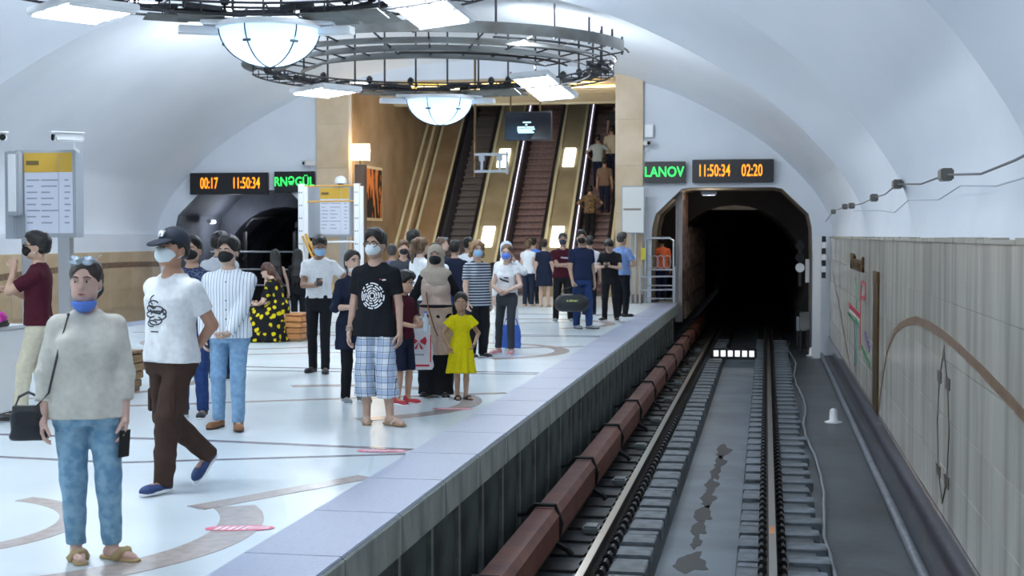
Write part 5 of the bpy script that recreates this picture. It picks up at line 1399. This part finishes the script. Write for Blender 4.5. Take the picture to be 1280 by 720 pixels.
p2 = person('man in navy cap and white printed T-shirt walking with hands behind his back', -3.92, 8.95, 1.75, -24, 'm', 1.12, 'a87458', top=dict(m=W, sleeve=.62, hem=.87, hang=1.02, ease=.018), bottom=dict(kind='trousers', m=BRN, hem=.05, w=1.12, wr=1.6),
    shoes=dict(m=SHBL, sole=M['white']), mask=dict(m=MW), hair=dict(kind='short', m=HB, cap=1), head=(2, 0), armL=(.06, .17, .95, (1, .35, 0)), armR=(-.06, .17, .93, (-1, .35, 0)), footL=(.07, -.14, 4, 0, 0), footR=(-.02, .33, 2, .13, 42), kneeR=(-.25, -1, 0), res=.0105, extra=ex, lean=-2)

# -- man in striped shirt
def ex(root, hd, up, RH, RT, arms, legs, shirt):
    for i in range(6):
        b = MB(); b.lathe([(0, -.003), (.007, -.002), (.007, .002), (0, .003)], (0, 0, 0), 8); o = b.build('button', SHB, root); o.rotation_euler = (PI / 2, 0, 0); o.location = (0, -.135, 1.36 - .085 * i)
p3 = person('man in white pinstriped shirt and light jeans wearing a black mask', -4.66, 11.9, 1.70, 8, 'm', 1.06, 'c39a82', top=dict(m=STRIPE, sleeve=2, hem=.84, hang=1.03, ease=.02, collar=1, loose=1.08), bottom=dict(kind='trousers', m=JL, hem=.07, w=.98, name='jeans'), shoes=dict(m=SHBRN, high=1, sole=DARKSOLE), hair=dict(kind='short', m=HB, big=.006), mask=dict(m=MK, black=1), head=(-12, 4),
    armL=(.03, -.20, .86, (1, .5, -.2)), armR=(-.235, -.03, .86, (-.6, .9, 0)), footL=(.10, -.10, 14, 0, 0), footR=(-.12, .06, -14, 0, 0), res=.0115, extra=ex, handL=dict(d=(-.8, -.3, -.5), n=(0, 1, 0), curl=40))

# -- man in maroon polo, left
def ex(root, hd, up, RH, RT, arms, legs, shirt): sunglasses('sunglasses', root, hd, RH, 0, 0, 0, SHB, LENS)
person('man in maroon polo and beige trousers with sunglasses touching his beard', -6.60, 12.12, 1.74, -72, 'm', 1.0, 'b58a6e', top=dict(m=MAR, sleeve=.7, hem=.9, collar=1), bottom=dict(kind='trousers', m=BEI, hem=.06, w=1.05, wr=1.6), shoes=dict(m=SHB, sole=DARKSOLE), hair=dict(kind='short', m=HB), mask=dict(m=mat('dark_beard', '1e1917', .9)), head=(-5, 0),
    armL=(.05, -.205, 1.43, (.5, -.5, -1)), armR=(-.10, -.26, 1.22, (-.5, -.2, -1)), handL=dict(d=(-.3, -.2, .9), n=(0, 1, 0), curl=45), footL=(.1, -.16, 5, 0, 0), footR=(-.08, .08, -5, 0, 0), res=.0125, extra=ex)

# -- partly hidden man behind the cap
person('man in navy checked shirt half hidden behind the man with the cap', -5.30, 12.6, 1.70, 5, 'm', 1., 'b58668', top=dict(m=CHECK, sleeve=2, hem=.86, collar=1), bottom=dict(kind='trousers', m=JB, hem=.06, name='jeans'), shoes=dict(m=SHB), hair=dict(kind='short', m=HB), mask=dict(m=MK), res=.014)
def ex(root, hd, up, RH, RT, arms, legs, shirt):
    b = MB()
    b.tube([up((.058 * math.cos(t), .012 + .062 * math.sin(t), 1.47)) for t in [2 * PI * k / 14 for k in range(14)]], .014, 6, True); b.build('dark_collar', BLK, root)
person('man in pale grey T-shirt with dark collar seen from behind', -6.34, 15.9, 1.75, 172, 'm', 1.08, 'b98d70', top=dict(m=LGREY, sleeve=.62, hem=.88), bottom=dict(kind='trousers', m=NAVY, hem=.06), shoes=dict(m=SHB), hair=dict(kind='short', m=HB), res=.014, extra=ex, eyes=False)

# -- long-haired girls and the seated woman
person('girl with long black hair and dark sleeveless dress standing at left behind the seated woman', -8.54, 24.0, 1.46, 205, 'f', 1., 'c39a84', top=dict(m=pattern('cloth_dark_spot', spotty('1d1c22', '4a3d44', 30, .6)), sleeve=0, hem=.95, flare=1.3, low=.25, name='dress'), shoes=dict(m=SHB), hair=dict(kind='long', m=HB, len=.4, big=.006), armR=(-.3, -.1, .85, (-1, .3, 0)), res=.018)
person('girl with long black hair standing right behind the seated woman', -8.22, 24.3, 1.46, 190, 'f', 1., 'c39a84', top=dict(m=BLK, sleeve=1.6, hem=.9), bottom=dict(kind='trousers', m=BLK), shoes=dict(m=SHB), hair=dict(kind='long', m=HB, len=.4, big=.01), res=.018)
p8 = person('seated woman in black dress with yellow flowers looking down at her hands', -7.72, 21.85, 1.72, -100, 'f', 1.08, 'd3a890', pv=(0, 0, -.42), top=dict(m=FLOR, sleeve=.8, hem=.9, name='dress_top'), hair=dict(kind='tail', m=HRED, len=.1), lean=14, head=(0, 22), armL=(.10, -.34, 1.02, (.8, .2, -1)), armR=(-.10, -.34, 1.02, (-.8, .2, -1)), footL=(.10, -.52, 5, 0, 0), footR=(-.10, -.48, -5, 0, 0), shoes=dict(m=SHB), res=.014, bust=.9,
    handL=dict(d=(-.4, -.9, .2), n=(0, 0, 1)), handR=dict(d=(.4, -.9, .2), n=(0, 0, 1)))
S = Sdf(); S.sect([(-.0, .40, .50, -.32), (.2, .36, .44, -.27), (.42, .30, .34, -.18), (.52, .25, .27, -.10), (.60, .20, .18, .0), (.72, .16, .13, .0)], (0, 0, 0), None, .03, 2.2, (.02, 10, .6))
S.cone((.1, -.05, .52), (.10, -.46, .50), .12, .09, .05).cone((-.1, -.05, .52), (-.10, -.44, .50), .12, .09, .05); S.cut((0, 0, -1), (0, 0, .012))
link('dress_skirt', np_mesh('dress_skirt', [S.mesh(.014)]), FLOR, p8)

# -- man in white T-shirt with phone
p9 = person('man in plain white T-shirt and black trousers looking at his phone', -5.47, 16.98, 1.735, 4, 'm', .98, '8f6248', top=dict(m=W, sleeve=.6, hem=.95, hang=1.0), bottom=dict(kind='trousers', m=BLK, hem=.05, w=.95), shoes=dict(m=SHB, sole=DARKSOLE), hair=dict(kind='short', m=HB), mask=dict(m=MBL), head=(18, 26), armR=(.02, -.28, 1.12, (-.8, .3, -.6)), armL=(.36, -.20, 1.16, (.6, .5, -.6)), handR=dict(d=(.75, -.6, .15), n=(0, 0, 1), curl=30), handL=dict(d=(.6, -.5, .5)), footL=(.10, -.10, 12, 0, 0), footR=(-.10, .06, -12, 0, 0), res=.0135)
q = wpos(p9, (.09, -.36, 1.17)); phone(q, .3, 'black phone held by the man in the plain white T-shirt', -.9)
# -- woman in navy behind
person('woman in navy top with black ponytail holding her hand to her chest', -4.15, 14.0, 1.56, 38, 'f', 1.04, 'c99e86', top=dict(m=NAVY, sleeve=1.1, hem=.62, hang=1.05, collar=1, name='tunic'), bottom=dict(kind='trousers', m=BLK, w=.95), shoes=dict(m=SHG), hair=dict(kind='tail', m=HB, len=.25, dx=-.10), mask=dict(m=W, dz=-.03), armL=(.0, -.20, 1.20, (.8, .2, -.8)), armR=(-.05, -.22, 1.12, (-.8, .2, -.8)), handR=dict(d=(.7, -.2, .5), n=(0, 1, 0)), res=.0135, bust=.9)

# -- man with circular print
def ex(root, hd, up, RH, RT, arms, legs, shirt):
    rg = random.Random(6); st = []; cx, cz = .012, 1.175
    for r in (.026, .046, .068, .090, .112):
        a = rg.uniform(0, 60); end = a + 360
        while a < end - 12:
            L = rg.uniform(18, 62) * (.07 / r) ** .6; L = min(L, end - a - 6)
            if L > 4: st.append([(cx + r * .92 * math.cos(math.radians(a + L * k / 8)), cz + r * 1.02 * math.sin(math.radians(a + L * k / 8)), .012) for k in range(9)])
            a += L + rg.uniform(7, 14)
    shirt_print(root, shirt, st, .012, M['white'], 'circular_print')
    shirt_print(root, shirt, [[(.105, 1.318, .014), (.135, 1.320, .014)]], .014, M['white'], 'chest_text'); shirt_print(root, shirt, [[(.082, 1.325), (.096, 1.322)]], .012, mat('red_ink', 'b8404a', .6), 'chest_mark')
    sunglasses('glasses', root, hd, RH, .002, 0, 0, mat('dark_frame', '3a2a24', .4), None, .025)
    a, el, wr = arms[-1]
    for k in range(3):
        p = el + (wr - el) * (.82 + .07 * k); b = MB(); b.tube([p + np.array([.036 * math.cos(t), .036 * math.sin(t), 0]) for t in [2 * PI * j / 12 for j in range(12)]], .006, 5, True); b.build('bracelet', mat('pale_bead', 'b9a594', .5), root)
person('man with glasses in black T-shirt with circular print and plaid shorts', -3.47, 12.42, 1.765, -6, 'm', .93, 'bd937c', top=dict(m=BLK, sleeve=.66, hem=.80, hang=1.04, ease=.02), bottom=dict(kind='shorts', m=PLAID, hem=.25, w=1.45, wr=1.8, name='shorts'), shoes=dict(kind='sandal', m=mat('tan_flipflop', '9a7d60', .6), sm=mat('pale_strap', 'd9cdb8', .6)), hair=dict(kind='short', m=HB, big=.004), mask=dict(m=MW), head=(-2, 3), armR=(-.245, -.03, .84, (-.5, .9, 0)), armL=(.24, -.02, .84, (.5, .9, 0)), footL=(.16, -.06, 60, 0, 0), footR=(-.10, .02, 22, 0, 0), res=.0105, extra=ex)

# -- boy
p12 = person('boy in maroon shirt and navy shorts standing in profile', -3.62, 13.95, 1.335, 62, 'm', .95, 'b58566', top=dict(m=MAR, sleeve=.7, hem=.88, hang=1.05, collar=1), bottom=dict(kind='shorts', m=NAVY, hem=.46, w=1.2, name='shorts'), shoes=dict(m=SHR, sole=M['white']), hair=dict(kind='short', m=HB, big=.006), hs=1.22, head=(4, 18), armR=(-.06, -.30, 1.06, (-.5, .3, -1)), armL=(.06, -.30, 1.06, (.5, .3, -1)), handR=dict(d=(.3, -.9, .1), n=(1, 0, 0), curl=45), handL=dict(d=(-.3, -.9, .1), n=(-1, 0, 0), curl=45), res=.0125, mouth='a8665c')
q = wpos(p12, (.0, -.42, 1.04)); T = thing('water_bottle', 'small clear water bottle in the hands of the boy', 'bottle', (q.x, q.y, q.z - .04))
b = MB(); b.lathe([(0, 0), (.028, 0), (.03, .02), (.03, .13), (.012, .17), (.012, .19), (0, .19)], (0, 0, 0), 14); b.build('bottle_body', mat('clear_plastic', 'd3e4ee', .12, alpha=.55), T, smooth=True); b = MB(); b.lathe([(0, .19), (.015, .19), (.015, .21), (0, .21)], (0, 0, 0), 10); b.build('bottle_cap', mat('blue_cap', '4a78c8', .5), T)

# -- woman in hijab
def hijab(m, inner=None, drape=True, res=.008):
    def ex(root, hd, up, RH, RT, arms, legs, shirt):
        G = Sdf(); G.ell(hd((0, .015, 1.655)), (.098, .115, .110), RH, .02); G.ell(hd((0, .01, 1.56)), (.100, .105, .11), RH, .04)
        if drape:
            G.ell(up((0, .0, 1.43)), (.185, .125, .085), RT, .06); G.ell(up((.02, -.07, 1.33)), (.13, .075, .12), RT, .05); G.ell(up((-.03, .09, 1.30)), (.13, .06, .16), RT, .05)
        G.ell(hd((0, -.115, 1.607)), (.058, .085, .086), RH, .014, True); G.wrinkle(.003, .9)
        o = link('headscarf', np_mesh('headscarf', [G.mesh(res)]), m, root)
        if inner:
            G = Sdf(); G.ell(hd((0, .01, 1.662)), (.085, .105, .092), RH, .02); G.ell(hd((0, -.115, 1.60)), (.058, .085, .082), RH, .012, True); link('under_scarf', np_mesh('under_scarf', [G.mesh(res)]), inner, root)
    return ex
def ex(root, hd, up, RH, RT, arms, legs, shirt):
    hijab(HIJ, BLK)(root, hd, up, RH, RT, arms, legs, shirt)
    b = MB(); b.tube([(.178 * math.cos(t), -.0 - .150 * math.sin(t), 1.06) for t in [2 * PI * k / 24 for k in range(24)]], .018, 6, True); b.build('belt', BLK, root)
    b = MB(); b.tube([up((-.10, -.11, 1.33)), (-.06, -.165, 1.06), (.02, -.17, .80), (.06, -.165, .72)], .008, 6); b.build('bag_strap', SHBRN, root)
    a, el, wr = arms[-1]; b = MB(); b.tube([wr - (wr - el) * .1 + np.array([.034 * math.cos(t), .034 * math.sin(t), 0]) for t in [2 * PI * j / 12 for j in range(12)]], .010, 5, True); b.build('wristwatch', M['whitemetal'], root)
p13 = person('woman in beige headscarf and black mask with long black dress', -3.43, 14.62, 1.62, 2, 'f', .98, 'c69a80', top=dict(m=BLK, sleeve=1.85, hem=.95, flare=1.15, low=.035, name='dress', fold=.008, neck=.05), over=dict(m=PINKY, sleeve=0, hem=1.0, hang=1.04, ease=.03, flare=1.22, low=.50, fold=.004, waist=1.0, name='vest', neck=.1), shoes=dict(m=SHB, sole=M['white']), mask=dict(m=MK), head=(4, 4), armR=(-.20, -.20, .95, (-.8, .5, -.3)), armL=(.2, .05, .9, (.8, .8, -.2)), handR=dict(curl=60), res=.0115, bust=.95, extra=ex, footL=(.09, -.05, 25, 0, 0))
# shopping bag
T = thing('shopping_bag', 'white plastic shopping bag with a red bow print', 'bag', (-3.53, 14.30, .32), .12)
S = Sdf(); S.sect([(0, .135, .045, 0), (.04, .145, .06, 0), (.25, .135, .05, .0), (.40, .115, .03, 0), (.46, .10, .018, 0)], (0, 0, 0), None, .02, 3.4); S.wrinkle(.003, 1.); link('bag_body', np_mesh('bag_body', [S.mesh(.009)]), mat('white_plastic', 'e6e8ea', .35), T)
for e in (-1, 1):
    b = MB(); pts = [(e * .010, .30), (e * .07, .345), (e * .085, .30), (e * .07, .255), (e * .03, .275)]; b.prism(pts, .006, 'y', -.062); b.build('bow_loop', mat('red_print', 'c8283c', .5), T)
    b = MB(); b.prism([(0, .285), (e * .05, .215), (e * .02, .215)], .006, 'y', -.063); b.build('bow_tail', mat('red_print', 'c8283c', .5), T)
b = MB(); b.box(-.055, .055, -.062, -.055, .15, .162); b.build('print_line', mat('grey_print', '7d8390', .6), T); b = MB(); b.box(-.11, .11, -.066, -.055, .035, .055); b.build('print_line', mat('red_print', 'c8283c', .5), T); b = MB(); b.box(.118, .128, -.058, -.04, .08, .36); b.build('print_line', mat('red_print', 'c8283c', .5), T)
for e in (-1, 1): b = MB(); b.tube([(-.06, e * .012, .45), (-.03, e * .012, .54), (.03, e * .012, .54), (.06, e * .012, .45)], .012, 6); b.build('handle', mat('white_plastic', 'e6e8ea'), T, smooth=True)
# -- girl in yellow
person('little girl in a bright yellow dress', -3.12, 14.45, 1.075, 24, 'f', .95, 'ab8062', top=dict(m=YEL, sleeve=.5, hem=1.0, flare=1.5, low=.46, name='dress', fold=.03, loose=1.35), shoes=dict(kind='sandal', m=SHB, sm=SHB, closed=1), hair=dict(kind='tail', m=HB, len=.1), hs=1.36, head=(-14, 6), armL=(.2, -.14, .96, (.8, .4, -.2)), armR=(-.24, -.05, .92, (-.8, .4, 0)), res=.0125, mouth='a05a52', footL=(.07, -.05, 20, 0, 0), footR=(-.07, 0, -5, 0, 0))
# -- curly woman, striped top
person('woman with curly light hair in striped top and black trousers', -3.98, 19.5, 1.635, 42, 'f', 1.14, 'c99f88', top=dict(m=HSTR, sleeve=.7, hem=.78, hang=1.1), bottom=dict(kind='trousers', m=BLK, w=1.15), shoes=dict(m=SHB), hair=dict(kind='curly', m=HBL, big=.012), mask=dict(m=MBL), head=(-16, 4), armR=(-.24, -.10, .84, (-.8, .6, 0)), res=.0145, bust=.95)
# -- young woman in white tee
def ex(root, hd, up, RH, RT, arms, legs, shirt):
    shirt_print(root, shirt, [[(-.075, 1.23, .026), (-.04, 1.205, .03), (.07, 1.175, .008)], [(-.005, 1.245, .022), (.075, 1.235, .022)]], .02, SHB, 'black_print')
person('young woman in white cropped T-shirt and grey jeans with folded arms', -3.66, 20.05, 1.585, -8, 'f', .93, 'c9a28c', top=dict(m=W, sleeve=.35, hem=1.0, hang=1.06, ease=.02), bottom=dict(kind='trousers', m=GRY, hem=.10, w=.95, name='jeans'), shoes=dict(m=SHP, sole=M['white']), hair=dict(kind='tail', m=HLB, len=.1), mask=dict(m=MVB), head=(8, 5), armL=(.05, -.17, 1.02, (1.2, .2, -.25)), armR=(-.02, -.19, .98, (-1, .2, -.2)), handL=dict(d=(-1, -.2, -.1), n=(0, 1, 0)), handR=dict(d=(1, -.1, .2), n=(0, 1, 0)), footL=(.11, -.1, 10, 0, 0), footR=(-.16, .05, -20, 0, 0), res=.0135, bust=.8, extra=ex)
p17 = person('woman in pale blue headscarf and long white dress behind the young woman in white', -3.84, 21.0, 1.63, 30, 'f', .94, 'c9a28c', top=dict(m=W, sleeve=1.9, hem=.95, flare=1.2, low=.1, name='dress'), shoes=dict(m=M['white']), mask=dict(m=MW), head=(10, 4), armL=(.07, -.19, 1.46, (.8, -.2, -1)), handL=dict(d=(-.4, -.1, .9), n=(0, 1, 0), curl=40), res=.0155, extra=hijab(fab('pale_blue', 'c9d6e6'), None, False, .011))
handbag((-3.70, 20.62, .05), .2, 'blue cloth bag at the feet of the woman in the long white dress', fab('blue_bag', '4a6fc0'), .30, .34, .14, name='tote_bag')

# -- group by the escalators and the platform edge
person('woman in white top and dark jeans with hair in a bun, seen from behind', -5.66, 33.9, 1.63, 168, 'f', 1., 'cba18a', top=dict(m=W, sleeve=.3, hem=.86), bottom=dict(kind='trousers', m=fab('dark_jeans', '2a3144')), shoes=dict(kind='sandal', m=SAND), hair=dict(kind='bun', m=HLB), res=.02)
person('woman in dark navy dress seen from behind near the escalators', -5.24, 33.7, 1.62, 172, 'f', 1.12, 'cba18a', top=dict(m=NAVY, sleeve=.6, hem=.9, flare=1.1, low=.55, name='dress', fold=.004), shoes=dict(kind='sandal', m=SAND), hair=dict(kind='short', m=HBR), armR=(-.24, -.02, .84, (-.6, .6, 0)), res=.02)
person('man in bright blue shirt between the two women at the escalators', -5.75, 35.2, 1.66, 175, 'm', 1., 'b58a70', top=dict(m=fab('bright_blue', '5d86d8'), sleeve=.6), bottom=dict(kind='trousers', m=BLK), shoes=dict(m=SHB), hair=dict(kind='short', m=HB), res=.022)
def ex(root, hd, up, RH, RT, arms, legs, shirt): shirt_print(root, shirt, [[(-.04, 1.29, .03), (.12, 1.275, .03)]], .03, mat('pale_ink', 'c9c4cc', .6), 'chest_text')
person('man in maroon T-shirt with folded arms and navy mask', -3.98, 28.0, 1.76, 8, 'm', 1.06, 'b98d74', top=dict(m=MAR, sleeve=.6, hem=.88), bottom=dict(kind='trousers', m=BLK, w=1.05), shoes=dict(m=SHG), hair=dict(kind='short', m=HGR), mask=dict(m=MNV), armL=(-.12, -.20, 1.13, (.9, .1, -.6)), armR=(.12, -.215, 1.16, (-.9, .1, -.6)), handL=dict(d=(-1, 0, .1), n=(0, 1, 0)), handR=dict(d=(1, 0, .1), n=(0, 1, 0)), footL=(.16, 0, 12, 0, 0), footR=(-.14, 0, -8, 0, 0), res=.017, extra=ex)
p21 = person('man in navy polo and blue jeans with black mask carrying a duffel bag', -3.33, 25.9, 1.805, 35, 'm', 1.08, 'b58a70', top=dict(m=fab('navy_polo', '262f4c'), sleeve=.65, hem=.88, collar=1), bottom=dict(kind='trousers', m=JB, hem=.05, w=1.05, name='jeans'), shoes=dict(m=SHG, sole=DARKSOLE), hair=dict(kind='short', m=HB), mask=dict(m=MK), head=(-28, 2), armR=(-.24, -.10, .86, (-.6, .8, 0)), handR=dict(curl=60), footL=(.10, -.10, 30, 0, 0), footR=(-.08, .05, 0, 0, 0), res=.016)
q = wpos(p21, (-.27, -.14, .72)); d_ = handbag((q.x, q.y, q.z - .42), .15, 'black duffel bag with yellow lettering carried by the man in navy polo', mat('black_nylon', '1f2126', .5), .60, .34, .26, name='duffel_bag')
text('bag_lettering', 'NEW', .085, mat('lime_print', 'c3d46a', .5), d_, (0, -.152, .2), depth=.002, bold=.003)
person('man in white shirt and black trousers behind the man in navy polo', -3.72, 30.2, 1.70, 190, 'm', 1.0, 'b58a70', top=dict(m=W, sleeve=.8, hem=.95, collar=1), bottom=dict(kind='trousers', m=BLK), shoes=dict(m=SHB), hair=dict(kind='short', m=HB), res=.02)
p23 = person('man in black T-shirt looking down at a phone near the platform edge', -3.08, 28.45, 1.68, -8, 'm', 1.04, 'c39a82', top=dict(m=BLK, sleeve=.6, hem=.95), bottom=dict(kind='trousers', m=BLK, w=.98), shoes=dict(m=SHB, sole=M['white']), hair=dict(kind='short', m=HB, big=.004), head=(0, 38), lean=4, armL=(.04, -.27, 1.16, (.9, .2, -.7)), armR=(-.04, -.27, 1.16, (-.9, .2, -.7)), handL=dict(d=(-.9, -.3, .2), n=(0, 0, 1), curl=40), handR=dict(d=(.9, -.3, .2), n=(0, 0, 1), curl=40), footL=(.15, -.05, 20, 0, 0), footR=(-.12, 0, -20, 0, 0), res=.0165)
q = wpos(p23, (0, -.34, 1.2)); phone(q, 0, 'phone held by the man in the black T-shirt at the platform edge', -.7)
person('man in light blue shirt and black trousers turned away beside the notice board', -2.99, 29.9, 1.775, 142, 'm', 1.1, 'b58a70', top=dict(m=fab('light_blue', '7d97c8'), sleeve=.7, hem=.88, collar=1), bottom=dict(kind='trousers', m=BLK, w=1.05), shoes=dict(m=SHB, sole=DARKSOLE), hair=dict(kind='short', m=HGR), armL=(.10, -.25, 1.08, (.9, .3, -.6)), armR=(-.12, -.25, 1.08, (-.9, .3, -.6)), res=.0165)
# -- crowd between the boy and the striped woman
person('man in grey-purple shirt seen from behind, left of the crowd', -6.14, 23.0, 1.56, 185, 'm', 1., 'a87c62', top=dict(m=fab('purple_grey', '6b6680'), sleeve=.7), bottom=dict(kind='trousers', m=NAVY), shoes=dict(m=SHB), hair=dict(kind='short', m=HGR), res=.02)
person('person with short light brown hair in dark shirt facing the camera in the crowd', -5.43, 21.0, 1.63, 20, 'm', .95, 'b98d74', top=dict(m=GRY, sleeve=.7), bottom=dict(kind='trousers', m=NAVY), shoes=dict(m=SHB), hair=dict(kind='short', m=HLB), mask=dict(m=MK), res=.018)
person('woman with light brown ponytail in a white top', -4.79, 19.5, 1.69, 140, 'f', 1.05, 'c99f88', top=dict(m=W, sleeve=.7, hem=.84), bottom=dict(kind='trousers', m=GRY), shoes=dict(m=SHG), hair=dict(kind='pony', m=HLB, len=.28), head=(10, 10), res=.015)
person('woman with long straight dark brown hair in a pale top', -4.70, 20.1, 1.60, 165, 'f', 1., 'c99f88', top=dict(m=W, sleeve=.7), bottom=dict(kind='trousers', m=JB), shoes=dict(m=SHG), hair=dict(kind='long', m=HBR, len=.5, big=.008), res=.015)
person('tall man with black hair rising above the crowd', -5.42, 21.6, 1.79, 170, 'm', 1., 'a87c62', top=dict(m=BLK, sleeve=.7), bottom=dict(kind='trousers', m=NAVY), shoes=dict(m=SHB), hair=dict(kind='short', m=HB, big=.012), res=.018)
def ex(root, hd, up, RH, RT, arms, legs, shirt): sunglasses('sunglasses', root, hd, RH, .10, .03, -.02, LENSG, LENSG, .026)
person('woman in profile with sunglasses on her light brown hair', -5.51, 24.0, 1.68, 78, 'f', 1., 'cba18a', top=dict(m=GRY, sleeve=.7), bottom=dict(kind='trousers', m=JB), shoes=dict(m=SHG), hair=dict(kind='tail', m=HLB, len=.2), res=.018, extra=ex)
person('man in navy shirt and blue jeans behind the woman in the beige headscarf', -4.85, 22.0, 1.63, 178, 'm', 1., 'b58a70', top=dict(m=NAVY, sleeve=.7), bottom=dict(kind='trousers', m=JB), shoes=dict(m=SHB), hair=dict(kind='short', m=HB), armL=(.10, -.2, 1.3, (1, .2, -.6)), res=.018)
person('man in white shirt seen from behind, next to the curly-haired woman', -5.27, 25.0, 1.675, 182, 'm', 1., 'b58a70', top=dict(m=W, sleeve=.7), bottom=dict(kind='trousers', m=fab('purple_jeans', '4a4668')), shoes=dict(m=SHB), hair=dict(kind='short', m=HB), res=.018)
# -- riders on the right escalator
def rider(label, x, i, H, tp, bt, hr, sex='m', **k):
    person(label, x, EY + .2119 * i + .11, H, 180, sex, 1.05, 'a87c62', top=dict(m=tp, sleeve=.7), bottom=dict(kind='trousers', m=bt), shoes=dict(m=SHB), hair=dict(kind='short', m=hr), res=.022, z=.2 + .2 * i, footL=(.09, -.0, 0, 0, 0), footR=(-.09, .0, 0, 0, 0), group='riders on the right escalator', **k)
rider('lowest escalator rider in brown patterned top and black trousers', -5.16, 7, 1.60, TAPE, BLK, HB, armL=(.3, -.25, 1.1, (1, 0, -.6)), armR=(-.3, -.25, 1.1, (-1, 0, -.6)))
rider('escalator rider in plain brown shirt above the patterned top', -4.82, 11, 1.66, fab('tan_brown', '7a6556'), NAVY, HB)
rider('escalator rider in pale grey shirt holding the left handrail', -5.12, 15, 1.62, fab('pale_grey', 'aab4b4'), NAVY, HB, armL=(.34, -.25, 1.05, (1, 0, -.6)), armR=(-.34, -.25, 1.1, (-1, 0, -.6)))
rider('escalator rider in cream shirt on the right near the pillar', -4.72, 16, 1.72, fab('cream_shirt', 'c3b8a0'), NAVY, HB)
rider('topmost escalator rider in dark shirt', -4.70, 20, 1.72, GRY, BLK, HB)
# -- worker
person('track worker in orange vest behind the service gate', -2.72, 37.6, 1.70, 200, 'm', 1.1, 'a87c62', top=dict(m=mat('orange_vest', 'f0703a', .7), sleeve=.7, hem=.86, name='vest'), bottom=dict(kind='trousers', m=fab('worker_blue', '2a3652')), shoes=dict(m=SHB), hair=dict(kind='short', m=HB), res=.022)
